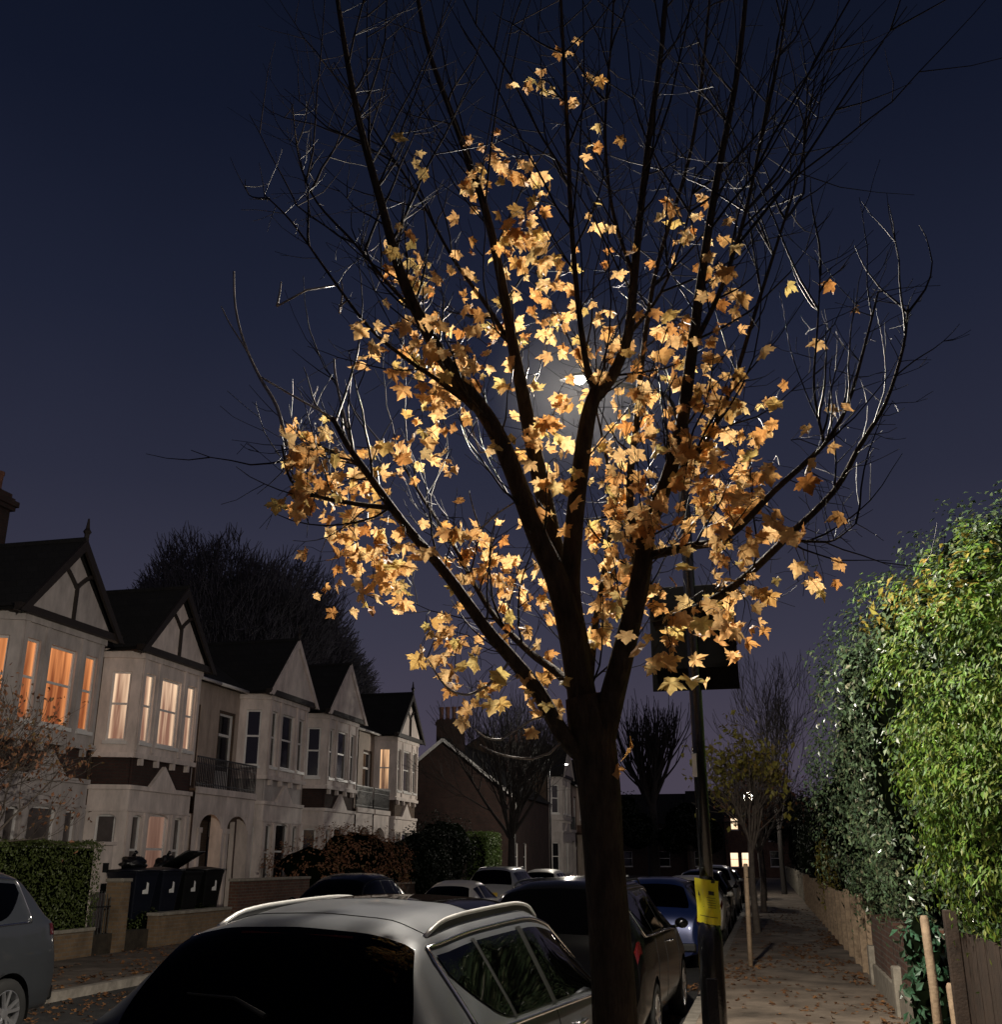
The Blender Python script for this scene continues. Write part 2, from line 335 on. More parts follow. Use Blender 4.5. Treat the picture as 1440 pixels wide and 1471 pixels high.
def spray(mb, p, d, nrm, l):
    """flat feathery conifer spray: a stem of narrow leaflets"""
    d = d.normalized(); nrm = (nrm-d*nrm.dot(d)); nrm = nrm.normalized() if nrm.length > 1e-3 else d.orthogonal().normalized(); rt = d.cross(nrm)
    c = len(mb.v); vs = []; k = 4
    for i in range(k):
        t = (i+.3)/k; q = p+d*l*t; r = l*.36*(1-.6*t)
        for sgn in (-1,1):
            tip = q+(rt*sgn*r+d*r*.75)-nrm*r*.25
            a = q+d*l*.10; vs += [q, a, tip]
    mb.v += [tuple(x) for x in vs]; mb.f += [(c+3*i, c+3*i+1, c+3*i+2) for i in range(len(vs)//3)]
    c = len(mb.v); mb.v += [tuple(p+rt*.006), tuple(p-rt*.006), tuple(p+d*l)]; mb.f += [(c,c+1,c+2)]
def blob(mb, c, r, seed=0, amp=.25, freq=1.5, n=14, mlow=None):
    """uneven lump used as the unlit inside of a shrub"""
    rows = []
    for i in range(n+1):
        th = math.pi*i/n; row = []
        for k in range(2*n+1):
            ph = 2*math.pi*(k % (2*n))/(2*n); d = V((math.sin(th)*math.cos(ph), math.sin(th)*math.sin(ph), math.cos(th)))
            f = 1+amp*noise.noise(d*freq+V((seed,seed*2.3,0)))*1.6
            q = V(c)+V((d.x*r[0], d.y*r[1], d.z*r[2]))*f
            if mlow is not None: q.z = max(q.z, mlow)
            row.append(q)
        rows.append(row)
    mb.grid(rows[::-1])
def shrub(name, label, cat, lumps, mt, n, lsize, group=None, kind='oval', out=.14, low=None, stem=None, amp=.25, coremat=None, clump=None, coref=.80):
    """lumps: list of (centre, radii); leaves spread through the outer shell of the lumps, most of them facing outwards"""
    base = V(lumps[0][0]); base.z = low if low is not None else 0
    t = thing(name, label, cat, base, 0, group)
    core = MB(); lv = MB(); st = MB()
    tot = sum(r[0]*r[1]+r[1]*r[2]+r[0]*r[2] for _, r in lumps)
    for i, (c, r) in enumerate(lumps):
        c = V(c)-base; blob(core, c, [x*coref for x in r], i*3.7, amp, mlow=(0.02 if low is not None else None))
        k = int(n*(r[0]*r[1]+r[1]*r[2]+r[0]*r[2])/tot)
        nc = max(1, int(k/clump[0])) if clump else k
        for _c in range(nc):
            d = unit(); f = 1+amp*noise.noise(d*1.5+V((i*3.7,i*3.7*2.3,0)))*1.6
            f *= 1+.10*noise.noise(d*6+V((i,0,3)))
            rr = f*(1-abs(rnd.gauss(0,out))+rnd.uniform(-.02,.09))
            q0 = c+V((d.x*r[0], d.y*r[1], d.z*r[2]))*rr
            n0 = V((d.x/r[0], d.y/r[1], d.z/r[2])).normalized()
            cr = clump[1]*rnd.uniform(.6,1.4) if clump else 0
            if clump and rnd.random() < .10: q0 += n0*rnd.uniform(.05,.16)
            for _ in range(int(rnd.uniform(.5,1.5)*clump[0]) if clump else 1):
                if clump:
                    e_ = rv(cr*.5); h_ = e_.dot(n0); e_ -= n0*h_*.35; q = q0+e_-V((0,0,clump[2]*(e_.length/cr)**2*cr))
                    nrm = (n0+V((0,0,.35))+e_*(.8/cr)+rv(.38)).normalized()
                else: q = q0; nrm = (n0+rv(.45)).normalized()
                if low is not None and q.z < .05: continue
                s_ = lsize*rnd.uniform(.6,1.3)
                if kind == 'oval': oval_leaf(lv, q, nrm, V((0,0,-.6))+rv(.7), s_, s_*.55)
                elif kind == 'narrow': oval_leaf(lv, q, nrm, V((0,0,-.8))+n0*.5+rv(.45), s_, s_*.38, .15)
                elif kind == 'spray': spray(lv, q, V((d.x,d.y,d.z*.3+.35))+rv(.4), nrm, s_)
                elif kind == 'maple': maple_leaf(lv, q, nrm, V((0,0,-1))+rv(.6), s_*.5)
    if coref > .5: core.build('shade_core', coremat or DARKCORE, t, True)  # dark lump, the shade between the leaves given as colour
    lv.build('foliage', mt, t)
    if stem: st.tube([V(a)-base for a in stem[0]], stem[1], 8); st.build('stem', BARKGREY, t, True)
    return t
def grow(mb, p, d, l, r, lev, o, tips):
    """one branch and the smaller ones that leave it"""
    n = o.get('seg', 5); pts = [p]; rad = [r]; q = p.copy(); dd = d.normalized()
    for i in range(n):
        dd = (dd+rv(o['wob'])+V((0,0,o['up']))*(1./n)).normalized(); q = q+dd*l/n
        pts.append(q.copy()); rad.append(max(o['rmin'], r*(1-(i+1)/n*(1-o['taper']))))
    mb.tube(pts, rad, 7 if r > .05 else 5 if r > .012 else 3, False)
    if lev == 0: tips.append((q, dd)); return
    for k in range(o['kids'][lev-1]):
        t = rnd.uniform(o['from'], 1); i = min(n-1, int(t*n)); a = pts[i].lerp(pts[i+1], t*n-i)
        tg = (pts[i+1]-pts[i]).normalized(); sd_ = tg.cross(unit()).normalized()
        grow(mb, a, tg*o['fwd']+sd_*o['side'], l*rnd.uniform(*o['len']), max(o['rmin'], rad[i]*o['thin']), lev-1, o, tips)
    grow(mb, q, dd, l*o['len'][0], max(o['rmin'], rad[-1]), lev-1, o, tips)

# ------------------------------------------------------------------ the maple
TD = 5.6
tree = thing('maple_tree', 'street maple with dark forked trunk and sparse lamplit orange leaves beside the silver estate', 'tree', (-.79, TD, PZ))
TB = V((-.79, TD, PZ))
def P3(pts):  # (px, py, depth) surveyed limb points -> tree space
    return [at(x, y, d)-TB for x, y, d in pts]
limbs = []   # (points, radii)
def smooth_line(p, k=4):
    out = []
    for i in range(len(p)-1):
        a, b, c, d = p[max(i-1,0)], p[i], p[i+1], p[min(i+2,len(p)-1)]
        for j in range(k):
            t = j/k; out.append(.5*((2*b)+(c-a)*t+(2*a-5*b+4*c-d)*t*t+(3*b-a-3*c+d)*t**3))
    return out+[p[-1]]
def smooth_r(r, k=4):
    out = []
    for i in range(len(r)-1): out += [r[i]+(r[i+1]-r[i])*j/k for j in range(k)]
    return out+[r[-1]]
def limb(pts, r0, r1, mid=None, dst=None, nseg=8):
    p = smooth_line(P3(pts)); n = len(p)
    rr = [.86*(r0+(r1-r0)*(i/(n-1))**.8) for i in range(n)]
    dst.tube(p, rr, nseg); limbs.append((p, rr)); return p
tk = MB()
trunk_pts = [V((.0,0,-.08)), V((.0,0,.06)), V((.0,0,.25))]+P3([(884,1471,5.6),(877,1350,5.6),(868,1230,5.6),(861,1130,5.6),(851,1060,5.6),(838,1000,5.58)])
trunk_r = [.19,.15,.125,.113,.108,.105,.114,.126,.098]
tk.tube(smooth_line(trunk_pts), smooth_r(trunk_r), 14)
trunk_o = None
br = MB()
LB = {}
LB['A'] = limb([(838,1010,5.58),(822,915,5.55),(800,832,5.5),(771,767,5.45),(731,661,5.35),(698,596,5.3),(640,520,5.2),(603,455,5.1),(575,390,5.0),(550,300,4.95),(515,170,4.9),(488,20,4.85),(470,-120,4.8)], .095, .012, dst=br)
LB['B'] = limb([(822,905,5.56),(797,787,5.7),(767,645,5.85),(750,560,5.9),(738,500,5.95),(722,410,6.0),(697,300,6.05),(655,180,6.1),(610,50,6.15),(585,-120,6.2)], .075, .014, dst=br)
LB['C'] = limb([(838,960,5.6),(820,860,5.6),(823,780,5.62),(832,690,5.65),(845,600,5.7),(858,560,5.72)], .075, .052, dst=br)
LB['C1'] = limb([(856,566,5.72),(842,520,5.68),(829,420,5.6),(820,300,5.52),(815,180,5.45),(808,40,5.4),(800,-120,5.35)], .026, .010, dst=br)
LB['C2'] = limb([(852,575,5.72),(880,540,5.8),(903,480,5.85),(911,400,5.9),(920,310,5.95),(934,190,6.0),(952,60,6.05),(966,-120,6.1)], .050, .016, dst=br)
LB['D'] = limb([(862,1075,5.6),(880,1000,5.55),(899,924,5.5),(921,828,5.45),(930,760,5.4),(955,700,5.38),(978,620,5.33),(995,500,5.3),(1008,400,5.28),(1030,260,5.22),(1062,90,5.15),(1080,-100,5.1)], .090, .012, dst=br)
LB['D2'] = limb([(926,800,5.45),(985,786,5.35),(1046,771,5.25),(1113,705,5.1),(1185,638,4.95),(1218,581,4.9),(1242,500,4.85),(1262,420,4.8)], .032, .005, dst=br, nseg=6)
LB['D3'] = limb([(940,900,5.5),(1010,870,5.5),(1066,833,5.45),(1132,771,5.4),(1199,705,5.35),(1237,638,5.3),(1272,581,5.25),(1298,500,5.2),(1305,440,5.2)], .034, .006, dst=br, nseg=6)
LB['D4'] = limb([(1132,776,5.4),(1170,778,5.35),(1199,776,5.3),(1230,752,5.25)], .012, .004, dst=br, nseg=5)
LB['E'] = limb([(846,1092,5.58),(812,1060,5.5),(771,990,5.4),(735,945,5.3),(698,902,5.2),(641,824,5.05),(584,757,4.9),(535,690,4.8),(500,640,4.72),(478,600,4.68)], .062, .014, dst=br)
LB['E2'] = limb([(560,730,4.85),(500,722,4.7),(453,712,4.6),(418,690,4.5),(405,640,4.45)], .018, .006, dst=br, nseg=6)
LB['E3'] = limb([(535,690,4.8),(505,660,4.85),(462,642,4.9),(425,615,4.95)], .016, .006, dst=br, nseg=6)
LB['F'] = limb([(832,1000,5.55),(800,965,5.7),(763,938,5.85),(714,889,6.0),(682,840,6.1),(650,780,6.15),(610,720,6.2),(575,660,6.25)], .034, .008, dst=br, nseg=6)
LB['G'] = limb([(905,905,5.5),(918,850,5.7),(912,790,5.9),(905,700,6.05),(915,600,6.2),(925,500,6.3),(945,380,6.4),(990,230,6.5),(1010,100,6.6),(1025,-60,6.7)], .040, .010, dst=br, nseg=6)
LB['H'] = limb([(845,1000,5.62),(855,900,5.9),(872,800,6.1),(880,720,6.25),(868,640,6.4),(850,560,6.6)], .034, .006, dst=br, nseg=6)
LB['K'] = limb([(958,700,5.38),(1010,640,5.4),(1050,560,5.45),(1085,450,5.5),(1120,340,5.55),(1150,240,5.6),(1170,120,5.6)], .026, .005, dst=br, nseg=6)
LB['M'] = limb([(995,500,5.3),(1030,430,5.25),(1065,330,5.2),(1090,220,5.15),(1120,80,5.1),(1140,-60,5.1)], .022, .006, dst=br, nseg=6)
LB['N'] = limb([(700,600,5.3),(650,560,5.2),(590,520,5.05),(530,470,4.95),(470,390,4.9),(420,320,4.85),(380,280,4.8)], .020, .004, dst=br, nseg=6)
LB['O'] = limb([(740,505,5.95),(700,440,6.1),(650,370,6.25),(600,280,6.4),(540,190,6.5),(480,90,6.6)], .022, .005, dst=br, nseg=6)
LB['Q'] = limb([(603,455,5.1),(560,410,5.15),(510,350,5.2),(455,290,5.25),(430,230,5.3),(420,150,5.3)], .016, .004, dst=br, nseg=5)
LB['S'] = limb([(1185,640,4.95),(1170,560,4.95),(1175,470,4.95),(1180,380,4.95)], .010, .004, dst=br, nseg=5)
LB['T'] = limb([(905,480,5.85),(950,420,5.95),(985,330,6.1),(1000,240,6.2)], .016, .005, dst=br, nseg=5)
LB['U'] = limb([(912,400,5.9),(880,300,5.95),(870,180,6.0),(880,40,6.0),(885,-80,6.0)], .018, .006, dst=br, nseg=5)
trunk_o = tk.build('trunk', BARK, tree, True)
br.build('limbs', BARK, tree, True)
tw = MB(); skel = []
for p, rr in limbs:
    for i in range(0, len(p)): skel.append((p[i], rr[i]))
def twig(a, d, l, r, up=.35, kids=0, wob=.12, n=5, dst=None):
    dst = dst or tw; pts = [a]; q = a.copy(); d = d.normalized()
    for i in range(n):
        d = (d+rv(wob)+V((0,0,up/n))).normalized(); q = q+d*l/n; pts.append(q.copy())
    dst.tube(pts, [max(.0016, r*(1-.7*i/n)) for i in range(n+1)], 4 if r > .004 else 3, False)
    for _ in range(kids):
        i = rnd.randint(1, n-1); tg = (pts[i+1]-pts[i]).normalized()
        twig(pts[i], tg*.7+tg.cross(unit()).normalized()*.8, l*rnd.uniform(.25,.5), max(.0016, r*.5), up*.6, 0, wob, 3, dst)
    skel.extend((x, r) for x in pts[1:])
    return pts
for name, p in LB.items():
    n = len(p)
    for i in range(n):
        t = i/n
        if name in 'ABCDEF' and i < 9: continue
        for _ in range(2 if rnd.random() < .55 else 1):
            tg = (p[min(i+1,n-1)]-p[max(i-1,0)]).normalized(); sd_ = tg.cross(unit()).normalized()
            if rnd.random() < (.22 if name in ('D2','D3','D4','N','Q','S','O','E','E2','E3') else .45):   # long whippy shoot
                hi = p[i].z+PZ > 3.9
                twig(p[i], tg*.8+sd_*.75, rnd.uniform(.4, .7 if name in ('D2','D3','S','N','Q') else 1.4 if hi else .8), rnd.uniform(.004,.009), .8, rnd.randint(1,4), n=7)
            else:                     # short spur
                twig(p[i], sd_+tg*.3, rnd.uniform(.08,.32), .003, .2, 1, n=3)
# thin upright shoots of the upper crown, mostly leafless
for _ in range(58):
    x = rnd.uniform(470,1150); y = rnd.uniform(120,430)+abs(x-800)*.25
    q = at(x, y, rnd.uniform(4.9,6.6))-TB
    s0 = min(limbs, key=lambda L_: min((L_[0][k]-q).length for k in range(0, len(L_[0]), 3)))[0]
    a = min(s0, key=lambda z: (z-q).length)
    d = V((q.x*.28, (q.y)*.2, 1.2))
    twig(a, (q-a).normalized()*.7+d.normalized(), rnd.uniform(1.2,2.4), rnd.uniform(.005,.011), .7, rnd.randint(2,5), .07, 9)
tw.build('twigs', BARKTW, tree, True)
# twigs on the left, the lamp's white glints painted in as pale bark
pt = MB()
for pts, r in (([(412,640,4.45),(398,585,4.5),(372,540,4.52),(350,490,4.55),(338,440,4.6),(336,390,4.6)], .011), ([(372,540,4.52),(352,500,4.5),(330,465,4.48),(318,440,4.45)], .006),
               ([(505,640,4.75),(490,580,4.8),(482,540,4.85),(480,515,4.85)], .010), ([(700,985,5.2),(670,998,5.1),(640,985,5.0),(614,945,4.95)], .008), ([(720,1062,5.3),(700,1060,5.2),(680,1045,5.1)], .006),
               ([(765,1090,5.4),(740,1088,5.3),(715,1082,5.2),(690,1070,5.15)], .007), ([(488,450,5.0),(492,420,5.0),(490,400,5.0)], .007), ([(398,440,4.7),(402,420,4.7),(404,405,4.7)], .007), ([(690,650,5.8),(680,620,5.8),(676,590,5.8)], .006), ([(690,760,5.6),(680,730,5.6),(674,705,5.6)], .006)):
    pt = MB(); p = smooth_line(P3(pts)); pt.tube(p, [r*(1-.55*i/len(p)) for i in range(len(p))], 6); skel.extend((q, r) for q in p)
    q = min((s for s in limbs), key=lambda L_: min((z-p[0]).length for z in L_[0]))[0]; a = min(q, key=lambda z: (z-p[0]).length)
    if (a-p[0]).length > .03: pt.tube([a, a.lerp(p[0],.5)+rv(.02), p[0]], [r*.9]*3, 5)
    pt.build('glint_twig', BARKGLINT, tree, True)
# leaves
CL = [(605,360,45,30,12),(680,262,35,40,10),(720,215,45,22,9),(620,250,20,20,3),(770,290,30,30,8),(760,340,40,50,20),(790,400,40,40,17),(835,480,40,50,14),(640,505,45,60,30),(600,420,45,40,18),
 (620,565,40,40,16),(580,520,30,40,9),(700,520,20,25,3),(700,340,40,50,9),(860,312,28,18,5),(975,312,25,40,8),(1005,360,40,40,9),(985,470,30,50,17),(1035,430,25,40,10),(960,540,45,50,20),
 (900,570,30,40,12),(870,640,25,40,9),(812,620,30,60,16),(790,690,25,50,12),(750,620,25,40,7),(640,640,25,18,3),(575,655,30,25,9),(460,640,45,40,16),(480,682,60,38,30),(440,692,28,28,12),
 (540,630,30,20,6),(520,742,40,45,12),(690,790,55,55,30),(640,760,40,40,9),(590,800,60,40,22),(540,790,40,20,6),(495,802,20,12,4),(560,832,30,22,7),(625,905,30,25,12),(660,912,25,20,7),(720,850,30,30,8),
 (880,770,45,60,30),(920,720,35,50,18),(900,830,40,40,14),(960,770,40,40,11),(1040,600,60,50,25),(1000,650,50,50,16),(960,640,30,30,7),(1050,690,50,50,20),(1100,730,20,20,5),(1125,655,20,20,4),(1105,582,14,20,3),
 (1010,720,40,40,9),(1040,790,40,30,9),(1065,860,25,35,10),(1000,870,60,30,16),(950,900,40,30,9),(975,930,20,20,4),(1092,830,14,14,2),(1145,825,8,8,1),(1170,805,10,15,3),(1060,890,30,20,5),(870,890,30,30,6),(840,880,30,20,5),
 (800,860,30,30,6),(790,960,15,10,3),(720,960,60,40,8),(690,988,30,10,5),(775,988,20,8,3),(800,112,36,36,7),(745,132,8,8,1),(830,95,12,18,3),(880,192,5,5,1),(510,866,6,5,1),(495,452,7,10,2),(700,235,60,40,6),(820,190,30,40,3),
 (1020,245,10,10,2),(905,1085,8,8,1),(800,940,14,10,2),(760,1040,10,10,1),(770,570,18,22,3),(640,600,40,30,6),(735,470,70,60,14),(850,420,60,50,8),(680,420,50,50,10),(1040,520,50,40,8),(910,650,50,60,10),(760,850,60,60,10),(880,700,30,50,6)]
lv = MB(); tw2 = MB()
S3 = [(s, r) for s, r in skel]
def near(q):
    return min(S3, key=lambda s: (s[0]-q).length_squared)[0]
LDIR = (at(835,545,7.62)-C0).normalized()
def hang(q, size):
    w_ = q+TB-C0
    if (w_-LDIR*w_.dot(LDIR)).length < .05: return
    view = (C0-(q+TB)).normalized()
    nrm = view*rnd.choice((1.,1.,.8,-.8))+rv(.65)
    maple_leaf(lv, q, nrm, V((0,0,-1))+rv(.55), size, rnd.uniform(.05,.8))
for cx, cy, rx, ry, n in CL:
    n = round(n*1.55); k = max(1, round(n/4)); left = n
    for j in range(k):
        a = rnd.uniform(0,6.28); rr = math.sqrt(rnd.random())*.85
        x, y = cx+rx*rr*math.cos(a), cy+ry*rr*math.sin(a)
        b = min((at(x,y,d)-TB for d in (4.5,4.9,5.3,5.7,6.1,6.5)), key=lambda q: (near(q)-q).length)
        q = b+V((0,rnd.gauss(0,.14),0))
        s0 = near(q); mid = s0.lerp(q,.5)+V((0,0,.03))+rv(.015)
        if (q-s0).length > .02: tw2.tube([s0, mid, q], [.0035,.0026,.0016], 3, False)
        m_ = left//(k-j); left -= m_
        for _ in range(m_):
            o = q+rv(.07)+V((0,0,-.04)); tip = o+V((0,0,-.02))
            tw2.tube([q, q.lerp(o,.5)+V((0,0,.01)), o], [.0014]*3, 3, False)
            hang(tip, rnd.uniform(.040,.088)*(1 if cy > 200 else .85))
for _ in range(190):   # single leaves anywhere on the twigs
    s0 = rnd.choice(S3)[0]; zz = (s0+TB).z
    if zz < 2.6 or zz > 6.3 or (s0-V((.1,0,4.1))).length > 1.4: continue
    o = s0+rv(.06)+V((0,0,-.04)); tw2.tube([s0, o], [.0014]*2, 3, False); hang(o, rnd.uniform(.045,.08))
lv.build('leaves', MAPLE, tree)
tw2.build('leaf_stalks', BARKTW, tree)

# ------------------------------------------------------------------ street lamps
def street_lamp(label, loc, arm, H, group, lens, notice=False):
    t = thing('street_lamp', label, 'street lamp', loc, 0, group)
    MB().lathe([(.082,0),(.082,1.24),(.077,1.29),(.050,1.36)], n=18).build('column_base', POLEBLK, t, True)
    MB().box(-.036,.036,-.088,-.076,.45,1.0).build('access_door', POLEBLK, t, bevel=.004)
    MB().lathe([(.047,1.34),(.045,2.6),(.040,H-.06),(.036,H)], n=16).build('pole', POLEBLK, t, True)
    mb = MB(); a = V((0,0,H-.08)); e_ = V(arm); mb.tube(smooth_line([a, a+V((e_.x*.15,e_.y*.15,(e_.z-a.z)*.55)), a.lerp(e_,.55)+V((0,0,.10)), e_]), .024, 10)
    mb.build('bracket_arm', POLEBLK, t, True)
    d = V((e_.x, e_.y, 0)).normalized(); s_ = d.cross(V((0,0,1)))
    rows = []
    for k in range(9):
        u = k/8; l = -.04+u*.36; wd = .066*math.sin(math.pi*min(1,.12+u*.86))**.6; row = []
        for j in range(9):
            an = math.pi*j/8; row.append(e_+d*l+s_*wd*math.cos(an)+V((0,0,.02+.055*math.sin(an)*math.sin(math.pi*(.15+.75*u)))))
        rows.append(row)
    MB().grid(rows).build('lamp_head', LAMPGREY, t, True)
    mb = MB(); rows = []
    for k in range(7):
        u = k/6; row = []
        for j in range(7):
            an = math.pi*j/6; wd = .085*math.sin(math.pi*(.12+.76*u))**.5; row.append(e_+d*(.10+.11*u)+s_*wd*.5*math.cos(an)+V((0,0,.022-.05*math.sin(an)*math.sin(math.pi*(.1+.8*u)))))
        rows.append(row)
    mb.grid(rows).build('lens', lens, t, True)
    return t, V(loc)+e_+d*.16+V((0,0,-.09))
lamp, lp = street_lamp('tall black street lamp with a curved bracket arm, holding the square sign and yellow notice', (-.42,7.62,PZ), (-.62,-.02,5.40), 5.02, 'street lamps', LAMPLENS)
lamp_light(lp, 3300, (1., .91, .78), .12, 12.0)
MB().box(-.05,-.018,-.056,-.048,2.28,2.44).build('label_plate', STICKER, lamp)
far_lamp, lp2 = street_lamp('slender lit street lamp on the near pavement far beyond the young yellow tree', (-.28,60,PZ), (-.25,0,5.1), 4.9, 'street lamps', FARLENS)
mb = MB(); blob(mb, (-.45,0,4.98), (.36,.36,.28), 0, 0, n=8); mb.build('glow_ball', FARLENS, far_lamp, True)  # oversized lit ball added to imitate the bloom of the far lamp
lamp_light(lp2, 6000, (1., .90, .75), .12, 12)
left_lamp, lp3 = street_lamp('slender street lamp on the far pavement beside the bare corner tree', (-10.05,51.3,PZ), (.8,-.5,6.1), 5.9, 'street lamps', FARLENS)
lamp_light(lp3, 1500, (1., .92, .78), .12, 12)
if HALO:  # ball of scatter added to imitate the glow round the near lamp
    mt = bpy.data.materials.new('lamp halo'); mt.use_nodes = True; t_ = mt.node_tree; t_.nodes.clear(); N = t_.nodes.new; L = t_.links.new
    tc = N('ShaderNodeTexCoord'); ln = N('ShaderNodeVectorMath'); ln.operation = 'LENGTH'; L(tc.outputs['Object'], ln.inputs[0])
    mr = N('ShaderNodeMapRange'); mr.interpolation_type = 'SMOOTHSTEP'; L(ln.outputs['Value'], mr.inputs['Value']); mr.inputs['From Max'].default_value = .85; mr.inputs['To Min'].default_value = .14; mr.inputs['To Max'].default_value = 0.
    pv = N('ShaderNodeVolumeScatter'); pv.inputs['Color'].default_value = (1,1,1,1); pv.inputs['Anisotropy'].default_value = .2; L(mr.outputs[0], pv.inputs['Density'])
    o_ = N('ShaderNodeOutputMaterial'); L(pv.outputs[0], o_.inputs['Volume'])
    mb = MB(); blob(mb, (0,0,0), (.85,.85,.85), 0, 0, n=12); mo = mb.build('lamp_halo', mt); mo.location = lp; mo['kind'] = 'stuff'
# square sign, seen from the back, clamped to the column
sg = thing('square_sign', 'square black sign seen from behind, clamped high on the street lamp', 'sign', (-.42,7.70,PZ+2.9))
MB().box(-.31,.31,.0,.012,0,.78).build('panel', SIGNBK, sg, bevel=.004)
mb = MB(); mb.box(-.29,.29,-.014,-.001,.16,.19); mb.build('rail', SIGNBK, sg)
mb = MB(); mb.box(-.29,.29,-.014,-.001,.60,.63); mb.build('rail', SIGNBK, sg)
# yellow notice wrapped on the column
nt_ = thing('street_notice', 'yellow notice sheet wrapped round the lamp column at head height', 'notice', (-.42,7.62,PZ))
rows = []
for j in range(9):
    z = 1.33+.28*j/8; row = []
    for k in range(15):
        u = (k-7)/7; x = .078*u; y = -.072-.004*math.sin(j*.9)+.075*u*u-.012*math.sin(3*u+j*.35); row.append(V((x+.004*math.sin(j*.7), y, z-.012*u)))
    rows.append(row)
MB().grid(rows).build('sheet', NOTICE, nt_, True)
mb = MB()
def strip(u0, u1, z0, z1):
    r0, r1 = [], []
    for k in range(6):
        u = u0+(u1-u0)*k/5; x = .078*u; y = -.072+.075*u*u-.012*math.sin(3*u)-.010; r0.append(V((x,y,z0-.012*u))); r1.append(V((x,y,z1-.012*u)))
    mb.grid([r0, r1])
strip(.15,.62,1.515,1.54); strip(-.75,-.45,1.50,1.56); strip(-.7,.8,1.375,1.379)
for z in (1.495,1.480,1.465,1.45,1.435): strip(-.35,.7,z,z+.003)
mb.build('print', INK, nt_)
MB().lathe([(.06,1.585),(.061,1.59),(.061,1.60),(.06,1.605)], n=14).build('cable_tie', PLASTICB, nt_)

# ------------------------------------------------------------------ cars
def pch(keys):
    xs = [k[0] for k in keys]; ys = [k[1] for k in keys]; n = len(xs)
    d = [(ys[i+1]-ys[i])/(xs[i+1]-xs[i]) for i in range(n-1)]
    mm = [d[0]]+[0 if d[i-1]*d[i] <= 0 else 2*d[i-1]*d[i]/(d[i-1]+d[i]) for i in range(1,n-1)]+[d[-1]]
    def f(x):
        if x <= xs[0]: return ys[0]
        if x >= xs[-1]: return ys[-1]
        i = max(k for k in range(n-1) if xs[k] <= x); h = xs[i+1]-xs[i]; t = (x-xs[i])/h
        return ys[i]*(2*t**3-3*t*t+1)+h*mm[i]*(t**3-2*t*t+t)+ys[i+1]*(-2*t**3+3*t*t)+h*mm[i+1]*(t**3-t*t)
    return f
TYPES = {   # centre-line profile in a 4.7 x 1.5 m frame; rear window and windscreen ranges; side windows
 'estate': dict(top=[(0,.42),(.02,.62),(.06,.86),(.12,1.0),(.52,1.425),(.72,1.462),(1.3,1.50),(2.1,1.51),(2.85,1.44),(3.62,1.04),(4.2,.94),(4.55,.80),(4.66,.66),(4.7,.45)], rw=(.145,.50), ws=(2.92,3.58), sw=[(.62,1.12),(1.17,1.92),(2.02,3.35)], wh=(.92,3.78)),
 'suv': dict(top=[(0,.45),(.02,.64),(.07,.88),(.13,1.0),(.50,1.42),(.75,1.475),(1.4,1.50),(2.2,1.50),(2.8,1.43),(3.45,1.05),(4.1,.98),(4.52,.86),(4.66,.70),(4.7,.48)], rw=(.155,.47), ws=(2.86,3.40), sw=[(.62,1.15),(1.2,1.95),(2.03,3.2)], wh=(.88,3.78)),
 'hatch': dict(top=[(0,.42),(.03,.66),(.10,.88),(.18,.98),(.78,1.40),(1.1,1.475),(1.7,1.50),(2.3,1.49),(2.9,1.40),(3.68,1.03),(4.25,.92),(4.55,.78),(4.67,.64),(4.7,.45)], rw=(.22,.74), ws=(2.96,3.62), sw=[(.92,1.35),(1.40,2.05),(2.13,3.4)], wh=(.86,3.82)),
 'coupe': dict(top=[(0,.42),(.03,.70),(.10,.88),(.30,.96),(.95,1.34),(1.3,1.44),(1.8,1.50),(2.2,1.49),(2.7,1.40),(3.5,1.0),(4.2,.88),(4.55,.74),(4.67,.6),(4.7,.45)], rw=(.36,.96), ws=(2.76,3.42), sw=[(1.1,1.5),(1.62,3.1)], wh=(.9,3.8)),
}
